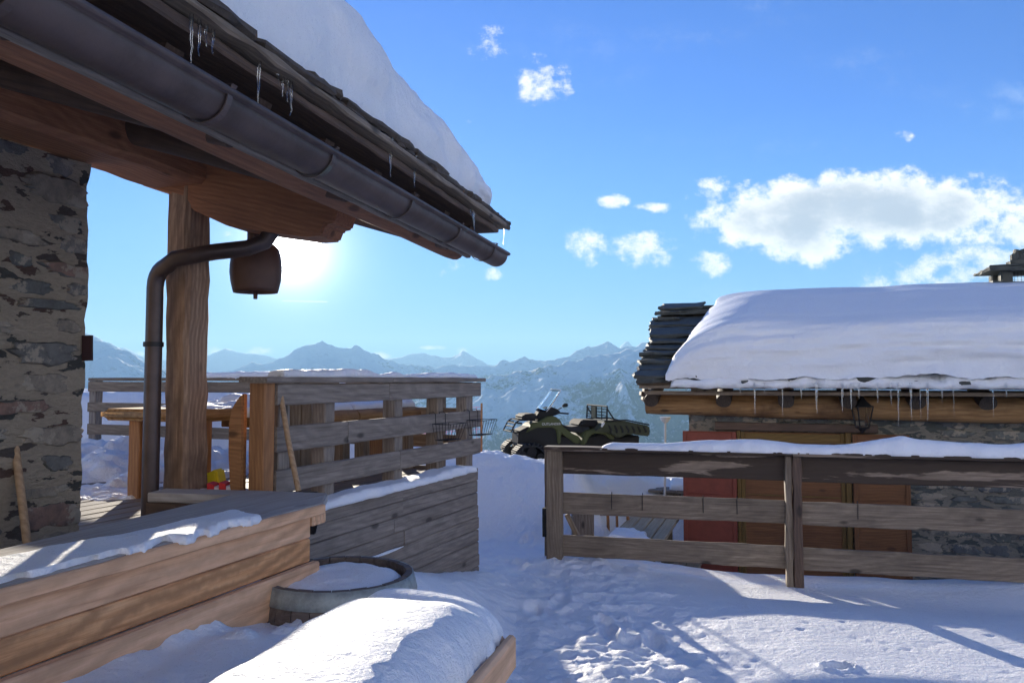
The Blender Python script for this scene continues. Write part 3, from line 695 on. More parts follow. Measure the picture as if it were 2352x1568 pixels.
# pillar with downpipe
board('pillar', PIL + Zv * .80, PIL + Zv * 2.66, .175, .17, M['pillar'], ch, up=V, jit=.012, bev=.022, seg=.10, warp=.006)
dp = PIL - V * .155 - U * .02
pts = [PIL + VE * .54 - UE * .0 + Zv * 2.52, PIL + VE * .535 - UE * .02 + Zv * 2.40, PIL + VE * .50 - UE * .05 + Zv * 2.325, PIL + VE * .42 - UE * .08 + Zv * 2.29, PIL + VE * .26 - UE * .13 + Zv * 2.27, PIL + V * .07 - U * .165 + Zv * 2.235, PIL + V * .01 - U * .165 + Zv * 2.20]
for a in np.linspace(0, math.pi / 2, 6)[1:]:
    c0 = PIL + V * .01 - U * .165 + Zv * 2.09
    pts.append(c0 - V * math.sin(a) * .075 + Zv * math.cos(a) * .105)
pts += [PIL - V * .067 - U * .165 + Zv * 1.5, PIL - V * .069 - U * .165 + Zv * .8]
pipe = tube('downpipe', pts, .043, M['pipe'], ch, 20)
cpt = PIL - V * .068 - U * .165
tube('pipe_collar', [cpt + Zv * 1.775, cpt + Zv * 1.80], .051, M['iron'], pipe, 18)
tube('pipe_bolt', [cpt + Zv * 1.787 - V * .045, cpt + Zv * 1.787 - V * .066], .010, M['iron'], pipe, 10)
# masonry wall
ws, we = Vector((-2.03, 3.72, .5)), Vector((-3.3, .2, .5)); dw = (we - ws).normalized(); nw = Vector((dw.y, -dw.x, 0))
fm = Matrix((dw, -Vector((dw.y, -dw.x, 0)), Zv)).transposed().to_4x4()
# local x runs towards the camera, local y into the building
iny = Vector((-V.x, -V.y, 0)); fm = Matrix((dw, dw.cross(Zv) * -1, Zv)).transposed().to_4x4()
if (dw.cross(Zv) * -1).dot(V) > 0: fm = Matrix((dw, dw.cross(Zv), Zv)).transposed().to_4x4()
fm.translation = ws
wallo = rough_block('wall', fm, (3.7, .42, 2.13), .035, .022, M['chalet_stone'], ch, 3)
masonry('wall_stones', fm, 0, 3.6, 0, 2.12, .004, M['stones_a'], wallo, 5, (.06, .16), (.12, .42), .60)
fe_ = Matrix((fm.col[1].to_3d(), -fm.col[0].to_3d(), Zv)).transposed().to_4x4(); fe_.translation = fm.translation
wp = MB(); fmp, _ = frame(at(205, 828, 3.70), at(205, 770, 3.70), up=(0, -1, 0)); wp.box(fmp, 0, .12, -.012, .035, -.012, .0)
wp.build('wall_bracket', plain('rusty_red_metal', (.05, .02, .02), .6, .4), ch)

# snow on the chalet roof
def roof_snow():
    ss = np.concatenate([np.linspace(.17, .6, 26), np.linspace(.63, LEN, 130)]); prof = []
    hh = np.interp(ss, [.17, .24, .3, .43, .79, 1.14, 1.49, 1.79, 2.05, 3, 6.6], [.02, .10, .15, .25, .37, .45, .51, .58, .65, .76, .88])
    rows = []
    nk = 46
    for s, h in zip(ss, hh):
        r = []
        for k in range(nk):
            t = k / (nk - 1)
            if t < .55:
                q = t / .55; a = q * math.pi / 2
                o = .012 + .06 * math.sin(q * math.pi) * min(1, h / .4) - (.42 * (h / .6) ** 1.2) * (1 - math.cos(a)) ** 1.0 * .9; z = 2.675 + h * math.sin(a) ** .92
            else:
                q = (t - .55) / .45; o = .012 - (.42 * (h / .6) ** 1.2) * .9 - q * 3.2; z = 2.675 + h + q * 3.2 * SL * .85
            r.append((s, o, z, t))
        rows.append(r)
    A = np.array(rows); s, o, z, t = A[..., 0], A[..., 1], A[..., 2], A[..., 3]
    n = fbm(s * 3.1, z * 4 + o, 77, 6, .58); n2 = fbm(s * 9, z * 9 + o * 3, 78, 4)
    wgt = np.clip(t * 9, 0, 1)
    n3_ = ridged(s * 5, z * 6 + o * 2, 79, 4); o = o + n * .045 * wgt + n2 * .014 * wgt + (n3_ - .6) * .03 * wgt + (t < .02) * fbm(s * 6, s * 0, 80, 5) * .03
    z = z + n * .02 * wgt + (t < .08) * fbm(s * 4.5, s * 0 + 3, 81, 5) * .03
    P = np.empty(s.shape + (3,)); B = np.array(GE); u = np.array(UE); v = np.array(VE)
    P[:] = B - s[..., None] * u + o[..., None] * v; P[..., 2] = z
    cap = P[:1].copy()
    back = (P[0].mean(0)); 
    P = np.concatenate([np.broadcast_to(P[0, :1] * .5 + P[0, -1:] * .5, P[0].shape)[None] * 1.0, P], 0)
    return gridobj('roof_snow', P, M['roofsnow'])
tagp(roof_snow(), 'deep overhanging snow slab on the chalet eave at upper left, above the gutter', 'snow')

def icicle(name, p, ln, r, label, group, seed):
    rg = random.Random(seed); n = 9; pts = []; rs = []
    for i in range(n + 1):
        t = i / n; pts.append(Vector(p) + Vector((rg.uniform(-.0025, .0025), rg.uniform(-.0025, .0025), -ln * t))); rs.append(max(.0012, r * (1 - t) ** .75 * (1 + rg.uniform(-.14, .14))))
    rs[0] = r * 1.5
    return tagp(tube(name, pts, rs, M['ice'], None, 8), label, 'icicle', group)
k = 0
for s, ln in ((.04, .16), (.25, .09), (.66, .20), (.69, .15), (.73, .11), (1.0, .07), (1.33, .05), (1.58, .15), (1.86, .17), (2.68, .17), (2.70, .13), (2.73, .12), (2.76, .09), (2.80, .05), (2.87, .20), (3.10, .13), (3.13, .12), (3.16, .16), (3.19, .19)):
    k += 1; icicle('icicle', EV(s, .06, 2.655), ln, .0075, 'thin clear icicle hanging from the slate edge above the chalet gutter', 'icicles on the chalet eave', k)

# bell hanging under the rafter
bc = Vector((-1.35, 4.12, 0)); bc = at(588, 600, 4.36); bc.z = 0
bell = thing('hanging_bell', (bc.x, bc.y, 2.03), 'large dark bell hanging under the chalet eave to the right of the timber pillar', 'bell')
prof = [(.006, 2.375), (.06, 2.37), (.10, 2.355), (.125, 2.33), (.137, 2.29), (.143, 2.24), (.144, 2.20), (.138, 2.15), (.129, 2.11), (.122, 2.085), (.114, 2.09), (.128, 2.16), (.13, 2.24), (.11, 2.32), (.01, 2.355)]
ang_ = np.linspace(0, 2 * math.pi, 33)[:-1]
gridobj('bell_body', np.array([[(bc.x + r * math.cos(a) * 1.0, bc.y + r * math.sin(a) * .75, z) for r, z in prof] for a in ang_]), M['bell'], bell, closed_u=True)
tube('clapper', [(bc.x, bc.y, 2.33), (bc.x, bc.y, 2.10), (bc.x, bc.y, 2.09), (bc.x, bc.y, 2.05)], [.006, .006, .013, .011], M['bell'], bell, 10)
tube('hanger', [(bc.x, bc.y, 2.36), (bc.x, bc.y, 2.62)], .05, M['bell'], bell, 10)

# ---------------------------------------------------------------- deck
dk = thing('wooden_deck', (-2.5, 5.5, 0), 'raised wooden deck with grey plank side beside the snowy path', 'deck')
wo = .10
DW = WD + V * wo - U * .22
npl = 9
for i in range(npl):
    z = .05 + i * .0985; e = RN.uniform(-.02, .03); jt = RN.uniform(1.0, 1.6)
    board('side_plank', DW + U * e + Zv * z, DW - U * jt + Zv * z, .026, .096, M['grey'], dk, jit=.003, seg=.35, off=(-RN.uniform(0, .008), 0))
    board('side_plank', DW - U * (jt + .004) + Zv * z, DW - U * 3.6 + Zv * z, .026, .096, M['grey'], dk, jit=.003, seg=.35, off=(-RN.uniform(0, .01), 0))
# side planks' far end return and deck floor boards
for i in range(npl):
    z = .05 + i * .0985; board('end_plank', DW - V * .02 + U * .01 + Zv * z, DW - V * 4.3 + U * .01 + Zv * z, .024, .094, M['grey'], dk, seg=.5)
fl0 = DW - V * .03
for i in range(33):
    o = .07 + i * .135; board('floor_board', fl0 - V * o - U * .02 + Zv * .845, fl0 - V * o - U * 5.2 + Zv * .845, .126, .03, M['grey'], dk, seg=.5, up=(0, 0, 1))
# railing on the path side
rl = thing('deck_railing', (-.9, 5.3, .85), 'grey plank railing with snow dusted cap along the deck beside the path', 'railing')
RL0 = WD.copy(); RLN = 2.60
board('cap_rail', RL0 + U * .05 - V * .04 + Zv * 1.60, RL0 - U * 1.45 - V * .04 + Zv * 1.60, .19, .034, M['grey'], rl)
board('cap_rail', RL0 - U * 1.456 - V * .04 + Zv * 1.60, RL0 - U * (RLN + .12) - V * .04 + Zv * 1.60, .19, .034, M['grey'], rl)
for z0, z1, jt in ((1.462, 1.578, 1.45), (1.208, 1.345, 1.93), (.985, 1.112, 1.3)):
    for a, b in ((-.01, jt), (jt + .006, RLN)):
        board('rail_board', RL0 - U * a + V * .012 + Zv * (z0 + z1) / 2, RL0 - U * b + V * .012 + Zv * (z0 + z1) / 2, .026, z1 - z0, M['grey'], rl)
for t_, w_, m_ in ((.14, .12, 'grey'), (.66, .10, 'fgrey'), (1.28, .11, 'grey'), (2.08, .10, 'grey'), (2.50, .10, 'grey')):
    board('post', RL0 - U * t_ - V * .055 + Zv * .80, RL0 - U * t_ - V * .055 + Zv * 1.58, .10, w_, M[m_], rl, up=U)
board('end_post', RL0 - U * (RLN + .045) - V * .04 + Zv * .82, RL0 - U * (RLN + .045) - V * .04 + Zv * 1.582, .105, .085, M['orange'], rl, up=U)
epx = RL0 - U * (RLN + .045) - V * .135
fm, _ = frame(epx - U * .02, epx - U * .02 - V * 1)
# rounded end board beside the orange post
oval = [(.0, .96), (.05, .94), (.085, 1.02), (.10, 1.2), (.10, 1.36), (.085, 1.44), (.04, 1.50), (.0, 1.53)]
prism('rounded_board', oval, -.02, .02, M['orange'], rl, fm, .008)
for t0, t1, sd, hh in ((.02, 1.0, 1, .030), (1.0, 2.0, 2, .030), (2.0, 2.62, 3, .024)):
    pass
o = snow_quad('rail_snow', [RL0 - U * .03 - V * .11 + Zv * 1.618, RL0 - U * 2.55 - V * .11 + Zv * 1.618, RL0 - U * 2.55 + V * .03 + Zv * 1.618, RL0 - U * .03 + V * .03 + Zv * 1.618], .028, M['snow'], 140, 12, 5, lump=.9, nf=3)
tagp(o, 'thin ribbon of snow on the cap of the grey deck railing', 'snow')
ew = DW + Zv * .885
o = snow_quad('ledge_snow', [ew - U * .05 - V * .16, ew - U * 2.45 - V * .16, ew - U * 2.45 + V * .030, ew - U * .05 + V * .030], .034, M['snow'], 220, 24, 8, lump=.5, rag=.022, drop=.02)
tagp(o, 'strip of snow on the deck edge below the grey plank railing', 'snow')
ls = thing('crevice_snow', DW + Zv * .6, 'thin line of snow caught between the side planks of the deck', 'snow')
for (a, b, row) in ((1.2, 2.6, 4), (1.6, 2.3, 2)):
    z = .05 + row * .0985 + .05; tube('snow_line', [DW - U * (a + (b - a) * i / 14) + V * .02 + Zv * (z + RN.uniform(-.004, .004)) for i in range(15)], [.002] + [.010 + RN.uniform(-.003, .003) for _ in range(13)] + [.003], M['snow'], ls, 8)
# far railing of the deck
rf = thing('deck_railing', (-2.4, 7.4, .85), 'dark plank railing across the far side of the deck, in front of the mountains', 'railing')
c0 = WD + U * .06 - V * .1; c1 = c0 - V * 4.50
board('cap_rail', c0 + Zv * 1.605, c1 + Zv * 1.605, .12, .03, M['fgrey'], rf, seg=.4)
for z0, z1 in ((1.475, 1.58), (1.26, 1.36), (1.02, 1.13)):
    board('rail_board', c0 - U * .045 + Zv * (z0 + z1) / 2, c1 - U * .045 + Zv * (z0 + z1) / 2, .028, z1 - z0, M['fgrey'], rf, seg=.3)
for t_ in (.3, 1.6, 3.0, 4.45):
    board('post', c0 - V * t_ + Zv * .82, c0 - V * t_ + Zv * 1.588, .10, .09, M['grey'] if t_ > 4 else M['fgrey'], rf, up=U)
o = snow_quad('rail_snow', [c0 - V * 2.05 - U * .05 + Zv * 1.62, c0 - V * 2.95 - U * .05 + Zv * 1.62, c0 - V * 2.95 + U * .05 + Zv * 1.62, c0 - V * 2.05 + U * .05 + Zv * 1.62], .055, M['snow'], 60, 12, 15, lump=.4)
tagp(o, 'rounded pillow of snow on the far deck railing right of the pillar', 'snow')

# log table on the deck
tA = thing('log_table', (-2.0, 5.6, .86), 'thick log table with a rounded end and snow on top, behind the timber pillar', 'table')
q0 = Vector((-2.56, 4.95, 0)); 
def ta(u_, v_, z): return q0 + U * u_ + V * v_ + Zv * z
pts2 = [(.0, .03), (.03, -.01), (.10, -.03)] ; fm, _ = frame(ta(0, 0, 1.345), ta(1, 0, 1.345))
m_o = [(0, .06), (.05, .0), (2.3, .0), (2.35, .05), (2.35, -.70), (2.3, -.75), (.06, -.75), (0, -.68)]
bm = bmesh.new(); aa = [bm.verts.new((x, y, 0)) for x, y in m_o]; bb = [bm.verts.new((x, y, .075)) for x, y in m_o]; bm.faces.new(aa); bm.faces.new(bb[::-1])
for i in range(8): bm.faces.new((aa[(i + 1) % 8], aa[i], bb[i], bb[(i + 1) % 8]))
bmesh.ops.recalc_face_normals(bm, faces=bm.faces); bmesh.ops.bevel(bm, geom=list(bm.edges), offset=.022, segments=3, affect='EDGES'); me = bpy.data.meshes.new('tabletop'); bm.to_mesh(me); bm.free()
me.materials.append(M['log']); me.polygons.foreach_set('use_smooth', [True] * len(me.polygons)); tt = link(bpy.data.objects.new('tabletop', me)); setp(tt, tA); tt.matrix_basis = fm
for u_, v_ in ((.12, .17), (2.1, .17)): board('leg', ta(u_, v_, .86), ta(u_, v_, 1.345), .095, .10, M['orange'], tA, up=U)
for u_, v_ in ((.12, .60), (2.1, .60)):
    board('leg', ta(u_, v_, .86), ta(u_, v_, 1.345), .26, .06, M['orange'], tA, up=U)
o = snow_quad('table_snow', [ta(.35, .04, 1.42), ta(2.3, .04, 1.42), ta(2.3, .72, 1.42), ta(.18, .72, 1.42)], .06, M['snow'], 90, 40, 21, lump=1.4, nf=5, hf=lambda U_, V_: .15 + np.clip(U_ * 2.2, 0, 1) * .9)
tagp(o, 'lumpy snow lying on the log table behind the pillar', 'snow')
# two long log benches behind the railing
bl0, bl1 = Vector((-1.63, 4.98, 0)), Vector((-1.18, 5.92, 0)); bl2 = Vector((-.82, 6.72, 0))
def bench(p0, p1, lab, n):
    t_ = thing('log_bench', (p0 + p1) / 2 + Zv * .86, lab, 'bench', 'log benches on the deck'); d = (p1 - p0).normalized(); L_ = (p1 - p0).length
    log('seat', p0 + Zv * 1.325, p1 + Zv * 1.325, .052, M['log'], t_, jit=.04); nn = Vector((-d.y, d.x, 0))
    board('seat_plank', p0 + nn * .16 + Zv * 1.33, p1 + nn * .16 + Zv * 1.33, .24, .07, M['log'], t_)
    for i in range(n):
        q = p0 + d * (.12 + (L_ - .24) * i / (n - 1)); board('leg', q + nn * .02 + Zv * .86, q + nn * .02 + Zv * 1.29, .085, .09, M['orange'] if i % 2 else M['fgrey'], t_, up=d)
    o = snow_quad('bench_snow', [p0 + Zv * 1.372, p1 + Zv * 1.372, p1 + nn * .27 + Zv * 1.372, p0 + nn * .27 + Zv * 1.372], .05, M['snow'], 60, 14, n + 30, lump=.4)
    return o
tagp(bench(bl0, bl1 - (bl1 - bl0).normalized() * .01, 'nearer of the two snowy log benches behind the grey railing', 3), 'smooth snow on the nearer log bench behind the grey railing', 'snow')
tagp(bench(bl1, bl2, 'farther of the two snowy log benches, towards the wire baskets', 3), 'smooth snow on the farther log bench, towards the wire baskets', 'snow')
# a wooden crate-like planter block between benches (broad plank piece)
bx = thing('wooden_box', (-1.28, 5.15, .86), 'upright plank box standing between the log bench and the grey railing', 'box')
d0 = RL0 - U * 2.05 - V * .38
for i in range(3): board('plank', d0 + U * (i * .115) + Zv * .95, d0 + U * (i * .115) + Zv * 1.46, .018, .11, M['fgrey'], bx, up=U)
board('top_plank', d0 - U * .08 - V * .06 + Zv * 1.47, d0 + U * .33 - V * .06 + Zv * 1.47, .14, .03, M['fgrey'], bx)
# snow heaps on the deck and the melting patch
def heap(name, cx, cy, rx, ry, h, z0, seed, label, rot=0):
    n = 110; t = np.linspace(-1, 1, n); A, B = np.meshgrid(t, t, indexing='ij'); X = cx + A * rx * math.cos(rot) - B * ry * math.sin(rot); Y = cy + A * rx * math.sin(rot) + B * ry * math.cos(rot)
    q = A * A + B * B; e = 1 - np.sqrt(q) + fbm(X * 3, Y * 3, seed, 5) * .45
    Z = z0 - .03 + np.clip(sst(-.02, .22, e), 0, 1) * (.035) + np.clip(e, 0, 2) ** .9 * h * (1 + .7 * fbm(X * 5, Y * 5, seed + 5, 5, .6)) + np.clip(e * 5, 0, 1) * .02 * fbm(X * 16, Y * 16, seed + 8, 3)
    return tagp(gridobj(name, np.stack([X, Y, Z], -1), M['snow']), label, 'snow')
heap('snow_heap', -3.35, 6.55, 1.45, 1.25, .22, .86, 51, 'lumpy snow heap on the deck between the stone wall and the log table')
heap('snow_patch', -2.72, 5.18, .55, .42, .02, .86, 61, 'melting crusty snow patch on the deck boards beside the stone wall')

# counter-like bench box along the deck edge
ct = thing('box_bench', (-1.2, 2.9, .6), 'long pine box bench with a broad frosted top in the left foreground', 'bench')
fdir = (CF1 - CF0).normalized(); fn_ = Vector((fdir.y, -fdir.x, 0))
A0 = CF0 - fdir * 1.6; A1 = CF1
zt = 1.05
bd0, bd1 = Vector((-1.68 - .40, 2.57 - 1.5, 0)), Vector((-1.305, 3.95, 0))
# tapered top board: far end cut at an angle
tpv = [A0, A1, Vector((-.90, 3.86, 0)), bd1, bd0]
bm = bmesh.new(); fmT, lT = frame(A0 + Zv * (zt - .045), A1 + Zv * (zt - .045)); inv = fmT.inverted()
aa = [bm.verts.new((inv @ (p + Zv * (zt - .045)))) for p in tpv]; bb = [bm.verts.new((inv @ (p + Zv * zt))) for p in tpv]
bm.faces.new(aa); bm.faces.new(bb)
for i in range(5): bm.faces.new((aa[i], aa[(i + 1) % 5], bb[(i + 1) % 5], bb[i]))
bmesh.ops.recalc_face_normals(bm, faces=bm.faces); bmesh.ops.bevel(bm, geom=list(bm.edges), offset=.006, segments=2, affect='EDGES'); me = bpy.data.meshes.new('top_board'); bm.to_mesh(me); bm.free(); me.materials.append(M['pinetop'])
me.polygons.foreach_set('use_smooth', [True] * len(me.polygons)); me.set_sharp_from_angle(angle=R(25)); tb = link(bpy.data.objects.new('top_board', me)); setp(tb, ct); tb.matrix_basis = fmT
E1 = A1 - fdir * .07
ins = -fn_ * .035
board('edge_strip', A0 + fn_ * .004 + Zv * (zt - .026), A1 + Zv * (zt - .026) + fn_ * .004, .02, .046, M['pine'], ct)
board('front_board', A0 + ins + Zv * .955, E1 + ins + Zv * .955, .035, .096, M['pine'], ct, jit=.001)
board('front_board', A0 + ins + Zv * .855, E1 + ins + Zv * .855, .035, .10, M['pine2'], ct, jit=.001)
board('plinth_board', A0 + ins + fn_ * .028 + Zv * .72, E1 + ins + fn_ * .028 + fdir * .03 + Zv * .72, .04, .165, M['pine'], ct, jit=.001)
board('end_board', E1 + ins - fn_ * .01 + Zv * .905 , E1 + ins - fn_ * .38 + Zv * .905, .03, .19, M['pine'], ct)
board('end_bracket', A1 - fn_ * .02 + fdir * .0 + Zv * .978, A1 - fn_ * .25 + Zv * .978, .11, .05, M['pine'], ct, up=Zv)
rb0 = Vector((-1.28, 3.93, zt - .035)); rb1 = at(362, 1122, 4.02); rb1.z = zt - .035
board('return_board', rb0, rb1, .16, .05, M['pinetop'], ct)
board('return_front', rb0 - U * .06 - Zv * .08, rb1 - U * .06 - Zv * .08, .03, .11, M['dark'], ct)
sa = lambda f_, s_: A0.lerp(A1, f_) * (1 - s_) + bd0.lerp(bd1, f_) * s_ + Zv * (zt + .002)
o = snow_quad('bench_snow', [sa(.25, .01), sa(.86, .03), sa(.845, .30), sa(.25, .82)], .020, M['snow'], 260, 70, 91, lump=.5, rag=.10)
tagp(o, 'thin snow sheet on the frosted top of the pine box bench', 'snow')

# leaning handles
h1 = thing('broom', at(64, 1236, 3.2), 'wooden broom handle leaning on the stone wall at the left edge', 'broom')
tube('handle', [at(66, 1275, 3.30), at(22, 922, 3.47)], .017, M['handle'], h1, 12)
prism('broom_head', [(-.10, 0), (.10, 0), (.12, -.1), (-.12, -.1)], -.025, .025, M['dark'], h1, Matrix.Translation(at(66, 1275, 3.30)), .006)
h2 = thing('shovel', at(690, 1135, 4.1), 'pale wooden shovel handle leaning against the grey deck railing', 'shovel')
pt0 = at(686, 1128, 4.12); tube('handle', [pt0, at(662, 1010, 4.22), at(641, 884, 4.30)], .0145, M['handle'], h2, 12)
prism('blade', [(-.10, 0), (.10, 0), (.11, -.12), (.09, -.22), (-.09, -.22), (-.11, -.12)], -.01, .01, M['iron'], h2, Matrix.Translation(pt0 + Vector((0, 0, .0))), .004)

# yellow tub and red-white cloth on the deck
yb = at(492, 1085, 4.45); yt = thing('yellow_bag', (yb.x, yb.y, .86), 'bright yellow folded bag on the deck behind the pillar', 'bag')
fm = Matrix.Translation((yb.x, yb.y, .86)) @ Matrix.Rotation(R(-8), 4, 'Z')
prism('bag_body', [(-.10, 0), (.055, 0), (.06, .14), (.035, .245), (-.03, .215), (-.10, .20)], -.05, .05, M['yellow'], yt, fm, .012)
cb = at(520, 1105, 4.3); cl = thing('striped_cloth', (cb.x, cb.y, .86), 'crumpled red and white striped cloth beside the yellow bag', 'cloth')
for i in range(7):
    x0 = -.12 + i * .034; zz = [.155, .185, .165, .19, .17, .18, .15][i]
    prism('red_stripe' if i % 2 else 'white_stripe', [(x0, 0), (x0 + .034, 0), (x0 + .03, zz - .01), (x0 - .006, zz)], -.05 + .01 * (i % 3), .05, M['redp'] if i % 2 else M['whitep'], cl, Matrix.Translation((cb.x, cb.y, .86)), .003)

# wire baskets on the railing
def basket(name, c, lab):
    t_ = thing(name, c, lab, 'basket', 'wire baskets on the deck railing'); fr, gr = MB(), MB(); Dn = V
    a, b, h_ = .13, .17, .12
    def q(u_, v_, z): return Vector(c) + U * u_ + V * v_ + Zv * z
    fr.tube([q(-a, .02, 0), q(a, .02, 0), q(a, b, 0), q(-a, b, 0), q(-a, .02, 0)], .003)
    fr.tube([q(-a * .8, .03, -h_), q(a * .8, .03, -h_), q(a * .8, b * .8, -h_), q(-a * .8, b * .8, -h_), q(-a * .8, .03, -h_)], .003)
    fr.build('basket_rim', M['iron'], t_)
    for i in range(6):
        u_ = -a + 2 * a * i / 5; gr.tube([q(u_, .02, .0), q(u_ * .8, .03, -h_), q(u_ * .8, b * .8, -h_), q(u_, b, 0)], .0022)
    gr.build('basket_wires', M['iron'], t_)
    hk = MB()
    for u_ in (-a * .6, a * .6): hk.tube([q(u_, .02, 0), q(u_, .018, .07), q(u_, .0, .085), q(u_, -.03, .08), q(u_, -.035, .03)], .003)
    hk.build('hooks', M['iron'], t_)
basket('wire_basket', RL0 - U * .78 + V * .04 + Zv * 1.275, 'black wire basket hooked on the railing, nearer of the two')
basket('wire_basket', RL0 - U * .20 + V * .04 + Zv * 1.275, 'black wire basket hooked on the far end of the railing')

# ---------------------------------------------------------------- barrel
bc = Vector((-.745, 3.42, 0)); br = thing('barrel', (bc.x, bc.y, 0), 'old wooden barrel with a metal hoop, sunk in snow beside the pine bench', 'barrel')
def rb(z): return .335 + .038 * (1 - ((z - .33) / .45) ** 2) - .0 if True else 0
def lathe(name, prof, m, parent, c, n=64, jit=0):
    return gridobj(name, np.array([[(c.x + r * math.cos(a), c.y + r * math.sin(a), z) for r, z in prof] for a in np.linspace(0, 2 * math.pi, n + 1)[:-1]]), m, parent, closed_u=True)
RB = lambda z: .362 - .055 * max(0, (z - .45) / .35) ** 1.6
nst = 26
for i in range(nst):
    a0, a1 = 2 * math.pi * i / nst + .006, 2 * math.pi * (i + 1) / nst - .006; vs = []; zs = [.05, .25, .45, .6, .7, .772 + RN.uniform(-.003, .003)]
    for z in zs:
        ro = RB(z); 
        for r_, a_ in ((ro, a0), (ro, (a0 + a1) / 2), (ro, a1), (ro - .026, a1), (ro - .026, a0)): vs.append((bc.x + r_ * math.cos(a_), bc.y + r_ * math.sin(a_), z))
    fs = []
    for k_ in range(5):
        for j in range(5): fs.append((k_ * 5 + j, k_ * 5 + (j + 1) % 5, (k_ + 1) * 5 + (j + 1) % 5, (k_ + 1) * 5 + j))
    fs += [tuple(range(5))[::-1], tuple(25 + j for j in range(5))]
    meshobj('stave', vs, fs, M['stave'], br, None, False)
lathe('hoop', [(RB(.77) - .001, .77), (RB(.77) + .004, .772), (RB(.735) + .006, .735), (RB(.70) + .006, .70), (RB(.70) + .002, .699)], M['zinc'], br, bc, 80)
lathe('hoop', [(RB(.60) - .001, .60), (RB(.60) + .004, .602), (RB(.56) + .005, .56), (RB(.56), .559)], M['zinc'], br, bc, 80)
rr_ = np.linspace(0, 1, 22); aa_ = np.linspace(0, 2 * math.pi, 65)[:-1]
A_, R_ = np.meshgrid(aa_, rr_, indexing='ij'); X = bc.x + R_ * .282 * np.cos(A_); Y = bc.y + R_ * .282 * np.sin(A_)
Z = .752 + fbm(X * 4, Y * 4, 5, 5) * .028 - .05 * R_ ** 8 + .03 * np.clip((bc.y - Y) * -1 + .0, -1, 1)
o = gridobj('barrel_snow', np.stack([X, Y, Z], -1), M['snow'], None, closed_u=True); tagp(o, 'round cushion of snow filling the top of the old barrel', 'snow')

# ---------------------------------------------------------------- foreground table under snow
TZ = 1.06
tq = [onz(1010, 1640, TZ), onz(1162, 1462, TZ), onz(985, 1415, TZ), onz(480, 1640, TZ)]
c_r0, c_r1 = tq[0], tq[1]; tdir = (c_r1 - c_r0).normalized(); tl = Vector((-tdir.y, tdir.x, 0)); wT = .345
ft = thing('snowy_table', ((c_r0.x + c_r1.x) / 2, (c_r0.y + c_r1.y) / 2, .1), 'wooden table under a thick pillow of sunlit snow, in the foreground', 'table')
s0 = c_r0 - tdir * .7
for i in range(3):
    o_ = .068 + i * .133; board('top_board', s0 + tl * o_ + Zv * -.02, c_r1 + tl * o_ - tdir * (.012 * (i % 2)) - Zv * .02, .13, .04, M['pine'], ft)
board('edge_board', s0 - tl * .012 + Zv * -.03, c_r1 - tl * .012 - Zv * .03, .022, .07, M['pine'], ft)
for a_, b_ in ((.25, .07), (.25, .33), (.95, .07), (.95, .33)): board('leg', c_r1 - tdir * a_ + tl * b_ - Zv * .95, c_r1 - tdir * a_ + tl * b_ - Zv * .04, .08, .08, M['pine'], ft, up=tdir)
o = snow_quad('table_snow', [s0 + tl * .0, c_r1 - tdir * .045, c_r1 + tl * wT - tdir * .08, s0 + tl * wT], .10, M['crust'], 190, 90, 66, pw=2.7, lump=.10, nf=2)
tagp(o, 'thick sunlit snow pillow covering the foreground table', 'snow')
o = snow_quad('table_snow', [c_r1 - tdir * .14 - tl * .012, c_r1 + tdir * .055 + tl * .022, c_r1 + tl * .33 + tdir * .075, c_r1 + tl * .33 - tdir * .14], .088, M['snow'], 60, 60, 68, pw=2.4, lump=.12)
tagp(o, 'smaller slab of snow slumping off the far end of the foreground table', 'snow')

# ---------------------------------------------------------------- fence on the right
FE = Vector((.40, 6.89, 0))
fe = thing('fence', (2.2, 6.4, -.05), 'three board wooden fence with a snow covered top rail, in front of the hut', 'fence')
def FP(t_, z, o=0): return FE + WF * t_ + Vector((-WF.y, WF.x, 0)) * -o + Zv * z
board('top_rail', FP(-.10, 1.008, .03), FP(1.93, 1.008, .03), .17, .034, M['fdark'], fe)
board('top_rail', FP(1.934, 1.006, .03), FP(5.6, 1.003, .03), .17, .034, M['fdark'], fe)
for z0, z1, m_ in ((.785, .985, 'fdark'), (.44, .625, 'fgrey'), (.08, .26, 'fgrey')):
    board('rail_board', FP(.03, (z0 + z1) / 2), FP(1.91, (z0 + z1) / 2), .03, z1 - z0, M[m_], fe, jit=.006)
    board('rail_board', FP(1.99, (z0 + z1) / 2 - .005), FP(5.6, (z0 + z1) / 2 - .005), .03, z1 - z0, M[m_], fe, jit=.006)
board('post', FP(-.02, -.35, .035), FP(-.02, .99, .035), .135, .10, M['fgrey'], fe, up=Vector((-WF.y, WF.x, 0)))
board('back_post', FP(-.085, -.35, -.07), FP(-.085, .99, -.07), .08, .09, M['fgrey'], fe, up=Vector((-WF.y, WF.x, 0)))
board('post', FP(1.965, -.4, .045), FP(1.965, .985, .045), .065, .08, M['dark'], fe, up=Vector((-WF.y, WF.x, 0)), jit=.014)
board('post', FP(1.90, -.4, .03), FP(1.90, .985, .03), .055, .08, M['fgrey'], fe, up=Vector((-WF.y, WF.x, 0)), jit=.014)
board('post', FP(4.2, -.4, .045), FP(4.2, .985, .045), .12, .09, M['fgrey'], fe, up=Vector((-WF.y, WF.x, 0)))
board('side_block', FP(-.115, .235, -.02), FP(-.115, .48, -.02), .045, .07, M['black'], fe, up=Vector((-WF.y, WF.x, 0)))
board('brace', FP(.06, .42, -.10), FP(.32, -.1, -.10), .05, .04, M['fgrey'], fe)
for t_ in (.47, .73, 1.23, 1.50, 2.42): 
    tube('wire_hook', [FP(t_, .50, .019), FP(t_, .628, .019), FP(t_, .642, .0), FP(t_, .62, -.02)], .0028, M['iron'], fe, 6)
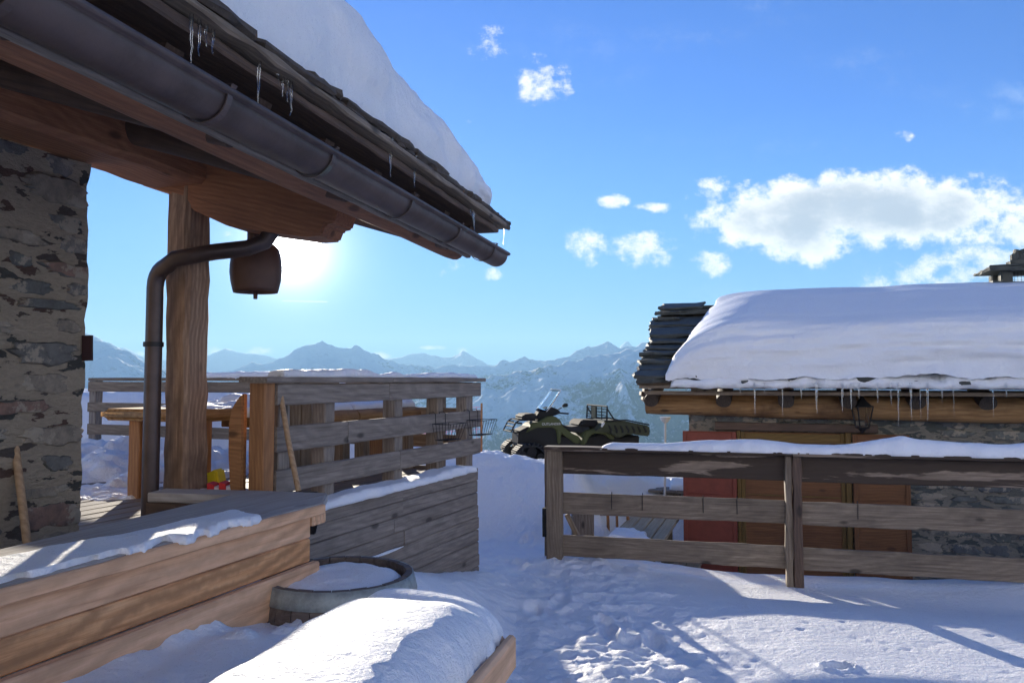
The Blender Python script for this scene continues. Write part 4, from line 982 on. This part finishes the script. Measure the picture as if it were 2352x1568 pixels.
def hfence(U_, V_): return np.interp(U_, [0, .02, .1, .25, .36, .45, .6, .8, 1], [.30, .5, .55, .9, .75, 1.25, 1.0, 1.25, 1.2])
o = snow_quad('rail_snow', [FP(.38, 1.024, -.06), FP(5.6, 1.022, -.06), FP(5.6, 1.022, .12), FP(.38, 1.024, .12)], .095, M['snow'], 260, 18, 29, pw=2.2, lump=.28, nf=1.6, hf=hfence)
tagp(o, 'wavy thick snow lying along the top rail of the board fence', 'snow')

# ---------------------------------------------------------------- hut on the right
HC = Vector((1.96, 8.9, 0))
hut = thing('stone_hut', (4.5, 8.9, -.75), 'low stone hut with red doors and a deep snow roof, behind the board fence', 'building')
def HP(s, z, o=0): return HC + WH * s - NH * o + Zv * z      # o: outwards, towards the camera
fm = Matrix((WH, NH, Zv)).transposed().to_4x4(); fm.translation = HP(.04, -1.0, 0)
hwall = rough_block('wall', fm, (7.5, 3.4, 2.45), .09, .015, M['hut_stone'], hut, 9)
masonry('wall_stones', fm, .02, 6.5, .0, 2.44, .002, M['stones_b'], hwall, 8, (.07, .17), (.18, .55), .72, lambda x, z: x < 2.28 and z < 2.12)
HEAVE = HC - WH * .45 - NH * .60; RLEN = 2.34; RS = (2.56 - 1.58) / RLEN; HL = 8.4
EZ = 1.56
def RP(s, r, z=0): return HEAVE + WH * s + NH * r + Zv * (EZ + r * RS + z)
# gable wall top
gv = [HP(.05, 1.4, .0), HP(.05, 1.4, -3.4), HP(.05, 2.2, -1.72)]; gv += [p + WH * .3 for p in gv]
meshobj('gable', gv, [(0, 1, 2), (5, 4, 3), (0, 2, 5, 3), (1, 4, 5, 2), (0, 3, 4, 1)], M['hut_stone'], hut, None, False)
for sgn in (0, 1):
    if sgn == 0: a, b = RP(0, RLEN / 2), RP(HL, RLEN / 2); up = (NH * -RS + Zv)
    else: a, b = RP(0, RLEN * 1.5) - Zv * RLEN * RS, RP(HL, RLEN * 1.5) - Zv * RLEN * RS; up = (NH * RS + Zv)
    board('roof_deck', a, b, RLEN * math.sqrt(1 + RS * RS), .05, M['fgrey'], hut, up=up, seg=.6)
board('fascia_board', RP(.03, .0, -.035), RP(HL, .0, -.035), .06, .035, M['fgrey'], hut, seg=.3, jit=.006)
board('fascia_board', RP(.08, .06, -.125), RP(HL, .06, -.125), .05, .04, M['fgrey'], hut, seg=.3, jit=.006)
board('fascia_board', RP(.05, .20, -.095), RP(HL, .20, -.095), .12, .03, M['dark'], hut, seg=.3)
mb = MB(); nrow = 12
for i in range(nrow):
    r0 = -.07 + i * (RLEN / nrow) * 1.02; s = -.04 + RN.uniform(-.03, .05); zz = .035
    while s < HL:
        wl = RN.uniform(.35, .75)
        if s > 1.6 and i > 0: break
        for l in range(2 if s < .3 else 1):
            tl_ = RN.uniform(-.025, .03); fm, _ = frame(RP(s, r0, zz + l * .045), RP(s + wl, r0, zz + l * .045 + tl_)); fm = fm @ Matrix.Rotation(R(10 + RN.uniform(-5, 7)), 4, 'X')
            mb.slab(fm, -.02 * l + RN.uniform(-.02, .02), wl - .01, -.02 + RN.uniform(-.02, .02), .42, 0, RN.uniform(.022, .05), 4, .04)
        s += wl
mb.build('slates', M['slate'], hut)
mb = MB()
for i in range(18):
    fm, _ = frame(RP(-.05 + i * .5, RLEN - .12, .06), RP(.45 + i * .5, RLEN - .12, .06)); mb.slab(fm, 0, .49, 0, .4, 0, .045, 4, .02)
mb.build('ridge_slates', M['slate'], hut)
# timber over the door
log('wall_log', HP(-.42, 1.33, .10), HP(3.35, 1.30, .10), .128, M['log'], hut, jit=.06, seg=.12)
prism('log_end', [(-.12, .0), (.06, .0), (.02, -.14), (-.06, -.17), (-.13, -.1)], -.1, .1, M['dark'], hut, Matrix((WH, NH, Zv)).transposed().to_4x4() if False else Matrix.Translation(HP(-.36, 1.50, .14)), .03)
for x in (1505, 1665, 1803, 1940, 2090, 2245, 2400):
    kx = (x - W0 / 2) / F; s = (8.9 * kx - 1.96) / (.95 + .31 * kx)
    log('roof_pole', HP(s, 1.375, .37), HP(s, 1.60, -.35), .082, M['blackwood'], hut, k=16)
board('lintel', HP(.33, 1.09, .03), HP(1.98, 1.085, .03), .08, .085, M['dark'], hut)
def leaf(name, s0, s1, m1, m2, o=.05):
    zb, zt_ = -.85, 1.03
    d = board(name, HP(s0, (zb + zt_) / 2, o), HP(s1, (zb + zt_) / 2, o), .03, zt_ - zb, m1, hut, jit=0, seg=3)
    w_ = s1 - s0
    for a, b in ((s0, s0 + .045), (s1 - .045, s1)): board('stile', HP((a + b) / 2, zb, o + .02), HP((a + b) / 2, zt_, o + .02), .045, .014, m2, d, up=NH, jit=.001)
    for z in (zb + .12, .12, .97): board('cross_rail', HP(s0 + .048, z, o + .02), HP(s1 - .048, z, o + .02), .013, .10 if z > .9 else .07, m2, d, jit=.001)
    for z in (.35, .60): board('moulding', HP(s0 + .06, z, o + .018), HP(s1 - .06, z, o + .018), .008, .014, m2, d, jit=.001)
    return d
leaf('door_shutter', -.02, .555, M['red'], M['red'], .09)
leaf('door', .60, 1.66, M['door'], M['door2'], .02)
board('door_frame', HP(.578, -.85, .05), HP(.578, 1.04, .05), .04, .05, M['door2'], hut, up=NH); board('door_frame', HP(1.69, -.85, .05), HP(1.69, 1.04, .05), .055, .05, M['door2'], hut, up=NH)
dl = leaf('door_shutter', 1.73, 2.27, M['door'], M['door'], .07)
for s_, z_ in ((.0, .80), (.0, -.2)):
    board('hinge', HP(.01, z_, .125), HP(.20, z_, .125), .006, .03, M['iron'], hut, jit=0)
prism('lock_plate', [(0, 0), (.09, 0), (.09, .13), (0, .13)], -.012, .012, M['zinc'], dl, Matrix.Translation(HP(2.13, -.33, .11)), .004)
# chimney
kx = (2318 - W0 / 2) / F; chp = RP(0, RLEN + .05); s = (chp.y * kx - chp.x) / (.95 + .31 * kx); cp_ = RP(s + .10, RLEN + .05, -.13)
fm = Matrix((WH, NH, Zv)).transposed().to_4x4(); fm.translation = cp_
cm = MB(); cm.slab(fm, -.34, .42, -.3, .4, .30 - .1, .33, 4, .03); chim = cm.build('chimney', M['slate'], hut)
cm = MB()
cm.slab(fm, -.36, .46, -.33, .33, .46, .50, 4, .05); cm.slab(fm, -.30, .40, -.30, .30, .50, .535, 4, .05); cm.build('cap_stone', M['slate'], chim)
for x0, y0 in ((-.22, -.2), (.20, -.2), (-.22, .15), (.2, .15)):
    cm = MB(); cm.slab(fm, x0, x0 + .12, y0, y0 + .12, .2, .47, 3, .015); cm.build('chimney_pier', M['slate'], chim)
cm = MB(); cm.slab(fm, -.07, .14, -.1, .1, .535, .60, 4, .02); cm.slab(fm, -.05, .13, -.08, .08, .60, .68, 4, .02); cm.slab(fm, -.02, .10, -.06, .06, .68, .735, 4, .02); cm.build('cap_rock', M['slate'], chim)
cm = MB()
for i in range(9): cm.tube([fm @ Vector((-.1 + .3 * i / 8, -.15, .2)), fm @ Vector((-.1 + .3 * i / 8, -.15, .46))], .002, 4)
for i in range(7): cm.tube([fm @ Vector((-.1, -.15, .22 + .035 * i)), fm @ Vector((.2, -.15, .22 + .035 * i))], .002, 4)
cm.build('wire_mesh', M['iron'], chim)
# roof snow of the hut
nu_, nv_ = 260, 120
tv = np.linspace(0, 1, nv_); rv = np.concatenate([np.linspace(0, .0, 1), .0 + (tv[1:] ** 1.5) * (RLEN * 1.25)])
su_ = np.concatenate([np.linspace(0, 1, 60) ** 1.6 * .9, np.linspace(.93, 7.9, nu_ - 60)])
SS, RRr = np.meshgrid(su_, rv, indexing='ij')
s_left = .34 + np.clip(RRr / RLEN, 0, 1.3) * .42 + fbm(RRr * 3, RRr * 0 + 2, 3, 4) * .05
Sw = s_left + SS
th = .44 * (1 - (1 - np.clip(RRr / .36, 0, 1)) ** 2.6) ** .5 * np.interp(RRr, [0, .5, 1.5, RLEN, RLEN * 1.25], [1, .98, .68, .24, .2]) 
th = th * np.interp(Sw, [0, 1.2, 2.0, 3, 4.2, 8], [.98, .98, .92, .96, 1.02, 1.0])
el = (1 - (1 - np.clip(SS / .8, 0, 1)) ** 2.2) ** .6
lay = np.exp(-(RRr / .34) ** 2) * (fbm(Sw * 1.3, th * 26, 7, 5, .6) * .075 + fbm(Sw * 6, th * 30, 17, 4, .6) * .012)
Zr = RRr * RS - np.clip(RRr - RLEN, 0, 9) * RS * 1.6
z = .095 + Zr + .04 * np.clip(RRr * 6, 0, 1) + th * el + fbm(Sw * .7, RRr * .8, 14, 3) * .03 * el
z = z + (RRr < .001) * (fbm(Sw * 3.5, Sw * 0, 4, 5, .6) * .06 - .03)
out_ = -.13 + RRr - lay * el - .05 * np.sin(np.clip(RRr / .4, 0, 1) * np.pi) * el
B = np.array(HEAVE); P = B + Sw[..., None] * np.array(WH) + out_[..., None] * np.array(NH); P[..., 2] = EZ + z
o = gridobj('roof_snow', P, M['roofsnow']); tagp(o, 'smooth thick snow blanket on the roof of the stone hut', 'snow')
# ragged ice lip under it
ic = snow_quad('ice_lip', [RP(.36, -.13, .06), RP(8, -.13, .06), RP(8, .03, .06), RP(.36, .03, .06)], .06, M['roofsnow'], 220, 12, 44, lump=.9, rag=.05, nf=4, drop=.05)
tagp(ic, 'ragged icy lip along the eave below the hut roof snow', 'ice')
k = 200
for x, y1 in ((1577, 895), (1733, 952), (1795, 955), (1872, 950), (1930, 945), (1950, 940), (2010, 925), (2056, 1000), (2085, 965), (2106, 960), (2122, 965), (2181, 960), (2155, 925), (2270, 958), (1700, 905), (1612, 890), (1838, 915), (1968, 915), (2040, 930), (2300, 915), (1755, 905)):
    k += 1; kx = (x - W0 / 2) / F; s = (HEAVE.y * kx - HEAVE.x) / (.95 + .31 * kx); p = RP(s, -.12, .06); zb = 1.6 - p.y * (y1 - 872) / F
    icicle('icicle', p, max(.05, p.z - zb), RN.uniform(.004, .010), 'clear icicle hanging from the hut eave above the log beam', 'icicles on the hut eave', k)
# lantern on the hut wall
kx = (1970 - W0 / 2) / F; s = (8.9 * kx - 1.96) / (.95 + .31 * kx); lp = HP(s, 1.24, .30)
ln_ = thing('wall_lantern', lp, 'black iron wall lantern with glass sides under the hut eave', 'lantern'); mb = MB(); fr = [(-.055, -.13), (.055, -.13), (.085, .09), (-.085, .09)]
for sx, sy in ((-1, -1), (1, -1), (1, 1), (-1, 1)): mb.tube([lp + Vector((sx * .045, sy * .045, -.13)), lp + Vector((sx * .078, sy * .078, .09))], .007)
for z_, q in ((-.13, .045), (.09, .078)): mb.tube([lp + Vector((a * q, b * q, z_)) for a, b in ((-1, -1), (1, -1), (1, 1), (-1, 1), (-1, -1))], .008)
mb.tube([lp + Vector((0, 0, .17)), lp + Vector((0, .12, .22)), lp + Vector((0, .28, .12))], .009); mb.build('lantern_frame', M['iron'], ln_)
tube('lantern_roof', [lp + Vector((0, 0, .09)), lp + Vector((0, 0, .15)), lp + Vector((0, 0, .19))], [.105, .04, .012], M['iron'], ln_, 4)
tube('lantern_base', [lp + Vector((0, 0, -.13)), lp + Vector((0, 0, -.155)), lp + Vector((0, 0, -.18))], [.05, .035, .008], M['iron'], ln_, 8)
tube('lantern_glass', [lp + Vector((0, 0, -.12)), lp + Vector((0, 0, .085))], [.055, .095], glass('lantern_pane', .2, 1.1), ln_, 4)
# white pole with a small cap
wp_ = at(1528, 960, 9.9); ps = thing('white_pole', (wp_.x, wp_.y, -.6), 'slim white pole with a small conical cap standing left of the hut', 'pole')
tube('pole', [(wp_.x - .03, wp_.y, -.8), (wp_.x, wp_.y, 1.10)], .014, M['white'], ps, 10); tube('cap', [(wp_.x, wp_.y, 1.06), (wp_.x, wp_.y, 1.10), (wp_.x, wp_.y, 1.135)], [.025, .06, .07], M['white'], ps, 16)

# picnic table, benches, chair behind the fence
def picnic(c, d, lab, L_=1.6, W_=.56, z=0.0, m='table', gz_=-.75, snowlab=None, hb=True):
    n = Vector((d.y, -d.x, 0)); t_ = thing('picnic_table', (c.x, c.y, gz_), lab, 'table')
    for i in range(4):
        o_ = (-1.5 + i) * W_ / 4; board('table_board', c - d * L_ / 2 + n * o_ + Zv * z, c + d * L_ / 2 + n * o_ + Zv * z, W_ / 4 - .006, .035, M[m], t_)
    for e in (-.42, .42):
        board('leg', c + d * L_ * e - n * .12 + Zv * gz_, c + d * L_ * e - n * .12 + Zv * (z - .02), .13, .05, M['table'], t_, up=d)
        board('leg', c + d * L_ * e + n * .12 + Zv * gz_, c + d * L_ * e + n * .12 + Zv * (z - .02), .13, .05, M['table'], t_, up=d)
    return t_
nd_ = Vector((.31, .95, 0)).normalized(); pc = Vector((1.47, 8.62, 0))
picnic(pc, nd_, 'plank picnic table with a little snow, beside the red hut door', 1.75, .56, .0)
nn_ = Vector((nd_.y, -nd_.x, 0))
o = snow_quad('table_snow', [pc - nd_ * .86 - nn_ * .27 + Zv * .02, pc - nd_ * .35 - nn_ * .27 + Zv * .02, pc - nd_ * .42 + nn_ * .0 + Zv * .02, pc - nd_ * .86 + nn_ * .18 + Zv * .02], .03, M['snow'], 40, 30, 71, lump=.9, nf=6, rag=.06)
tagp(o, 'small melting snow patch on the near corner of the picnic table', 'snow')
bs = thing('plank_bench', (pc.x + .42, pc.y, -.75), 'low plank bench beside the picnic table at the red hut door', 'bench')
for o_ in (.35, .50): board('seat_plank', pc - nd_ * .9 + nn_ * o_ + Zv * -.36, pc + nd_ * .6 + nn_ * o_ + Zv * -.36, .14, .05, M['table'], bs)
for e in (-.7, .4): board('leg', pc + nd_ * e + nn_ * .42 + Zv * -.78, pc + nd_ * e + nn_ * .42 + Zv * -.39, .22, .05, M['table'], bs, up=nd_)
p2 = at(1545, 1115, 11.6); p2.z = 0; t2 = thing('snowy_picnic_table', (p2.x, p2.y, -.7), 'grey table half covered with snow beyond the picnic table, left of the hut', 'table')
for i in range(3): board('table_board', p2 - nd_ * .45 + nn_ * (i - 1) * .2 + Zv * .02, p2 + nd_ * .45 + nn_ * (i - 1) * .2 + Zv * .02, .19, .035, M['grey'], t2)
for e in (-.3, .3): board('leg', p2 + nd_ * e + Zv * -.7, p2 + nd_ * e, .3, .05, M['grey'], t2, up=nd_)
o = snow_quad('table_snow', [p2 - nd_ * .38 + nn_ * .0 + Zv * .04, p2 + nd_ * .44 + nn_ * -.1 + Zv * .04, p2 + nd_ * .44 + nn_ * .29 + Zv * .04, p2 - nd_ * .44 + nn_ * .29 + Zv * .04], .08, M['snow'], 40, 30, 75); tagp(o, 'rounded snow on the grey table beyond the picnic table', 'snow')
# chair: slatted back and legs
cc = at(1398, 1185, 9.0); cc.z = 0; chg = -.62
cr_ = thing('wooden_chair', (cc.x, cc.y, chg), 'slat back wooden chair seen through the fence left of the picnic table', 'chair')
board('back_rail', (cc.x - .19, cc.y, .10), (cc.x + .24, cc.y, .09), .03, .07, M['orange'], cr_)
for i, x_ in enumerate((-.17, .0, .10, .22)): board('slat', (cc.x + x_ - .0, cc.y, -.25), (cc.x + x_ * 1.03 - .01, cc.y, .07), .03, .035 if i in (0, 3) else .025, M['orange'], cr_, up=(0, 1, 0))
board('seat', (cc.x - .2, cc.y + .2, -.25), (cc.x + .24, cc.y + .2, -.25), .40, .035, M['orange'], cr_)
for x_, y_ in ((-.17, .02), (.21, .02), (-.17, .38), (.21, .38)): board('leg', (cc.x + x_, cc.y + y_, chg - .1), (cc.x + x_, cc.y + y_, -.27), .035, .035, M['orange'], cr_, up=(0, 1, 0))
sp = at(1338, 1180, 8.2); sp.z = 0; stp = thing('wooden_stump_post', (sp.x, sp.y, gz(sp.x, sp.y)), 'short thick timber post standing just behind the left end of the fence', 'post')
board('post_body', (sp.x, sp.y, gz(sp.x, sp.y) - .2), (sp.x, sp.y, .28), .22, .2, M['fgrey'], stp, up=(0, 1, 0)); board('post_top', (sp.x - .13, sp.y, .295), (sp.x + .13, sp.y, .295), .24, .03, M['fgrey'], stp)

# ---------------------------------------------------------------- tracked quad
SC = 712.0
QY = 13.0
qo = at(1120 + 1300 * .1832, 861.6 + 1050 * .1832, QY)
QM = Matrix.Translation(qo) @ Matrix.Rotation(R(15), 4, 'Z')
SCX = 1.05
def L2(cx, cy): return ((cx - 1300) / SC * QY / 13.8 * SCX, (1050 - cy) / SC * QY / 13.8)
def LP(pts): return [L2(*p) for p in pts]
qd = thing('tracked_quad', (qo.x, qo.y, qo.z - .2), 'olive green tracked quad with windscreen and rear cargo box parked on the snow bank', 'quad bike')
def QP(cx, cy, y): x, z = L2(cx, cy); return QM @ Vector((x, y, z))
prism('front_body', LP([(520, 720), (590, 610), (700, 575), (800, 520), (880, 515), (950, 570), (985, 650), (1110, 745), (1190, 775), (1200, 860), (1130, 860), (1060, 800), (960, 730), (950, 860), (915, 860), (900, 690), (850, 655), (660, 655), (560, 700)]), .12, .62, M['green'], qd, QM, .02)
prism('engine', LP([(440, 700), (560, 640), (880, 640), (930, 760), (1200, 790), (1240, 880), (1200, 1000), (700, 1010), (520, 960), (430, 860)]), .16, .58, M['black'], qd, QM, .02)
prism('seat', LP([(950, 600), (1010, 635), (1090, 655), (1200, 642), (1330, 655), (1340, 720), (1200, 740), (1080, 715), (1000, 665)]), .17, .57, M['seat'], qd, QM, .02)
prism('rear_fender', LP([(1190, 870), (1205, 780), (1250, 705), (1340, 680), (1500, 700), (1620, 790), (1600, 830), (1480, 745), (1340, 735), (1280, 790), (1250, 870)]), .04, .74, M['green'], qd, QM, .02)
cgo = prism('cargo_box', LP([(1345, 700), (1400, 655), (1450, 590), (1560, 578), (1740, 583), (1960, 632), (2035, 645), (2055, 690), (2040, 785), (1950, 770), (1820, 750), (1740, 755), (1640, 795), (1540, 730)]), -.04, .86, M['olive'], qd, QM, .02)
for i in range(7):
    x0 = 1500 + i * 75; prism('rib', LP([(x0, 630 + i * 4), (x0 + 22, 632 + i * 4), (x0 + 52, 690 + i * 3), (x0 + 48, 730), (x0 + 26, 730), (x0 + 30, 694 + i * 3)]), -.052, -.038, M['black'], cgo, QM, .002)
prism('seat_box', LP([(1175, 640), (1225, 565), (1440, 575), (1410, 665)]), .15, .68, M['black'], qd, QM, .02)
prism('white_marker', LP([(1408, 650), (1425, 595), (1460, 598), (1432, 650)]), -.06, -.045, M['white'], cgo, QM, .003)
mb = MB()
def pol(pts, r): mb.tube([QP(*p) for p in pts], r, 8)
pol([(1500, 575, .0), (1505, 400, .0), (1510, 400, .95), (1500, 570, .95)], .014); pol([(1500, 420, .0), (1600, 575, .0)], .012); pol([(1500, 420, .95), (1600, 575, .95)], .012)
for z in (435, 475, 515, 550): pol([(1503, z, .0), (1505, z, .95)], .007)
for y in (.24, .48, .72): pol([(1503, 402, y), (1503, 570, y)], .009)
mb.build('headboard_frame', M['black'], qd)
prism('headboard_plate', LP([(1495, 410), (1508, 410), (1508, 565), (1495, 565)]), .50, .70, M['olive'], qd, QM, .002)
for yy in (-.03, .85):
    mb = MB(); pol([(1460, 580, yy), (1740, 570, yy), (2040, 635, yy)], .012); mb.build('box_rail', M['black'], qd)
prism('rear_chassis', LP([(1230, 800), (1500, 740), (1700, 800), (1980, 780), (1960, 960), (1300, 980)]), .16, .62, M['black'], qd, QM, .02)
# front rack, bumper, box
mb = MB()
for y in (.12, .62): pol([(470, 600, y), (395, 590, y), (340, 695, y), (400, 712, y), (520, 690, y)], .014); pol([(395, 590, y), (440, 560, y), (560, 560, y), (660, 570, y)], .012)
for z in (600, 640, 700): pol([(395 - (z - 590) * .5, z, .12), (395 - (z - 590) * .5, z, .62)], .012)
for x in (440, 500, 560, 620): pol([(x, 562, .08), (x, 562, .66)], .010)
mb.build('bumper_rack', M['black'], qd)
prism('front_box', LP([(470, 530), (500, 490), (630, 478), (665, 490), (655, 560), (480, 560)]), .15, .6, M['black'], qd, QM, .02)
prism('fork_cowl', LP([(660, 565), (700, 480), (740, 440), (860, 400), (960, 440), (985, 480), (900, 520), (820, 520), (740, 550)]), .25, .50, M['black'], qd, QM, .02)
mb = MB(); pol([(880, 470, .30), (960, 480, .16), (1020, 484, .02)], .014); pol([(880, 470, .44), (930, 480, .58), (970, 484, .74)], .014); mb.build('handlebar', M['black'], qd)
mb = MB(); pol([(915, 440, .15), (950, 410, .08)], .009); mb.build('mirror_arm', M['black'], qd)
prism('mirror', LP([(950, 405), (965, 365), (1000, 352), (1030, 365), (1028, 395), (1000, 405)]), .05, .09, M['black'], qd, QM, .012)
# windscreen: curved clear sheet
rows = []
for i in range(9):
    t = i / 8; xb = 700 + 195 * t ** .9; yb_ = 445 - 265 * t; wd_ = .27 * (1 - .25 * t ** 2)
    rows.append([tuple(QP(xb + 70 * (q * q), yb_ + (12 * q * q), .375 + q * wd_)) for q in np.linspace(-1, 1, 11)])
wsn = gridobj('windscreen', np.array(rows), M['glass'], qd); sm = wsn.modifiers.new('s', 'SOLIDIFY'); sm.thickness = .004
mb = MB(); mb.tube([Vector(p) for p in [r[0] for r in rows]] + [Vector(p) for p in rows[-1]] + [Vector(p) for p in [r[-1] for r in rows]][::-1], .006); mb.build('windscreen_edge', M['white'], qd)
# tracks
def track(x0, x1, x2, x3, ytop, ybot, y0, name='track'):
    path = LP([(x0, (ytop + ybot) / 2 + 10), (x0 + 30, (ytop + ybot) / 2 - 45), (x1, ytop), (x2, ytop), (x3 - 25, (ytop + ybot) / 2 - 20), (x3, (ytop + ybot) / 2 + 40), (x3 - 30, ybot), ((x0 + x3) / 2 + 20, ybot + 6), (x0 + 60, ybot)])
    n = len(path); P = []
    for i in range(n):
        for t in np.linspace(0, 1, 7)[:-1]:
            a, b, c_, d = [Vector((path[(i + q) % n][0], 0, path[(i + q) % n][1])) for q in (-1, 0, 1, 2)]
            P.append(.5 * ((2 * b) + (c_ - a) * t + (2 * a - 5 * b + 4 * c_ - d) * t * t + (3 * b - a - 3 * c_ + d) * t ** 3))
    mb = MB(); n = len(P); belt = []
    cen = sum(P, Vector()) / n
    root = None; vs = []; fs = []
    for i in range(n):
        tdir_ = (P[(i + 1) % n] - P[i - 1]).normalized(); nr = Vector((tdir_.z, 0, -tdir_.x))
        if nr.dot(P[i] - cen) < 0: nr = -nr
        for q in ((y0, 0), (y0 + .28, 0), (y0 + .28, -.03), (y0, -.03)): vs.append(QM @ (P[i] + nr * q[1] + Vector((0, q[0], 0))))
        if i % 2 == 0:
            c_ = P[i]; b = len(mb.v)
            for yy in (y0 - .004, y0 + .285):
                for a_, h_ in ((-.018, -.004), (.018, -.004), (.012, .032), (-.012, .032)): mb.v.append(QM @ (c_ + tdir_ * a_ + nr * h_ + Vector((0, yy, 0))))
            for f_ in ((0, 1, 2, 3), (7, 6, 5, 4), (0, 4, 5, 1), (1, 5, 6, 2), (2, 6, 7, 3), (3, 7, 4, 0)): mb.f.append(tuple(b + k_ for k_ in f_))
    for i in range(n):
        for j in range(4): fs.append((i * 4 + j, i * 4 + (j + 1) % 4, ((i + 1) % n) * 4 + (j + 1) % 4, ((i + 1) % n) * 4 + j))
    b_ = meshobj(name, vs, fs, M['rubber'], qd, None, False); mb.build('track_lug', M['rubber'], b_)
    for cx, cy, r_ in ((x0 + 75, (ytop + ybot) / 2 + 25, .11), ((x0 + x3) / 2, ytop + 75, .13), (x3 - 70, (ytop + ybot) / 2 + 45, .10), ((x0 + x3) / 2, ybot - 42, .06)):
        x, z = L2(cx, cy); tube('track_wheel', [QM @ Vector((x, y0 + .02, z)), QM @ Vector((x, y0 + .26, z))], r_ * .62, M['black'], b_, 18)
    return b_
track(372, 470, 620, 730, 865, 1050, -.10)
track(372, 470, 620, 730, 850, 1030, .62)
track(1330, 1500, 1700, 2010, 1010, 1270, -.10)
track(1330, 1500, 1700, 2010, 1000, 1250, .62)
mb = MB(); pol([(560, 960, .0), (560, 880, .37), (560, 960, .7)], .03); pol([(1700, 1100, .0), (1700, 900, .37), (1700, 1100, .7)], .035); pol([(1400, 900, .37), (1700, 900, .37)], .05); mb.build('axle', M['black'], qd)
# maker's lettering on the side panel
try:
    tcu = bpy.data.curves.new('lettering', 'FONT'); tcu.body = 'OUTLANDER'; tcu.size = .055; tcu.extrude = .001; tcu.align_x = 'LEFT'
    tmp = link(bpy.data.objects.new('lettering_curve', tcu)); bpy.context.view_layer.update(); lme = bpy.data.meshes.new_from_object(tmp.evaluated_get(bpy.context.evaluated_depsgraph_get())); bpy.data.objects.remove(tmp); lme.materials.clear(); lme.materials.append(M['white']); to = link(bpy.data.objects.new('lettering', lme)); setp(to, qd); x, z = L2(712, 625)
    to.matrix_basis = QM @ Matrix.Translation((x, .112, z)) @ Matrix.Rotation(R(90), 4, 'X') @ Matrix.Rotation(R(0), 4, 'Y')
except Exception as e: print(e)

# safety nets and small trees beyond the deck
def net(px0, py0, px1, py1, Y0, Y1, hgt, lab):
    a, b = at(px0, py0, Y0), at(px1, py1, Y1); n = thing('safety_net', a, lab, 'net'); mb = MB(); nx = max(4, int((b - a).length / .07)); nz_ = int(hgt / .07)
    for i in range(nx + 1): p = a.lerp(b, i / nx); mb.tube([p, p + Zv * hgt], .004, 4)
    for j in range(nz_ + 1): mb.tube([a + Zv * (hgt * j / nz_), b + Zv * (hgt * j / nz_)], .004, 4)
    mb.build('mesh', M['net'], n)
    for t in (0, .5, 1): p = a.lerp(b, t); tube('stake', [p - Zv * .3, p + Zv * (hgt + .05)], .014, M['orange'], n, 8)
net(820, 1062, 1106, 1036, 10.5, 11.0, .62, 'pink safety net on stakes beyond the right end of the deck')
net(392, 992, 480, 985, 13.5, 13.5, .3, 'pink safety net beyond the far deck railing at the left')
def conifer(x, y, z, h, seed):
    rg = random.Random(seed); t_ = thing('conifer', (x, y, z), 'small dark snowy conifer beyond the far deck railing', 'tree', 'conifers beyond the deck')
    tube('trunk', [(x, y, z - .3), (x, y, z + h * .9)], [.05 * h / 2, .008], M['dark'], t_, 7)
    mb = MB(); n = int(170)
    for i in range(n):
        q = rg.random() ** .8; zz = z + h * (.12 + .86 * q); r_ = h * .24 * (1 - q) * rg.uniform(.55, 1.1) + .02; a = rg.uniform(0, 6.283); tip = Vector((x + r_ * math.cos(a), y + r_ * math.sin(a), zz - r_ * .35)); bsv = Vector((x, y, zz)); sd = Vector((-math.sin(a), math.cos(a), 0)) * h * .03
        m_ = bsv.lerp(tip, .55); b = len(mb.v); mb.v += [bsv, m_ + sd, tip, m_ - sd, m_ + Vector((0, 0, -h * .02))]; mb.f += [(b, b + 1, b + 2, b + 3), (b, b + 4, b + 2, b + 1), (b, b + 3, b + 2, b + 4)]
    mb.build('crown', M['conifer'], t_)
for i, (px, Y, h) in enumerate(((300, 19, 1.6), (318, 21, 2.0), (352, 19, 1.9), (376, 20, 1.5), (275, 23, 1.8), (520, 21, 1.6))):
    p = at(px, 1000, Y); conifer(p.x, p.y, p.z - .5, h, i + 5)

# ---------------------------------------------------------------- air
hz = MB(); hz.box(Matrix.Identity(4), -20000, 20000, -4200, 17200, -1200, 900)
mh = bpy.data.materials.new('haze'); mh.use_nodes = True; T = mh.node_tree
for n in list(T.nodes): T.nodes.remove(n)
pv = T.nodes.new('ShaderNodeVolumePrincipled'); pv.inputs['Color'].default_value = (.46, .78, 1.0, 1); pv.inputs['Density'].default_value = 8.0e-5; pv.inputs['Anisotropy'].default_value = .12
om = T.nodes.new('ShaderNodeOutputMaterial'); T.links.new(pv.outputs[0], om.inputs['Volume'])
ho = hz.build('haze', mh); tagp(ho, kind='stuff')
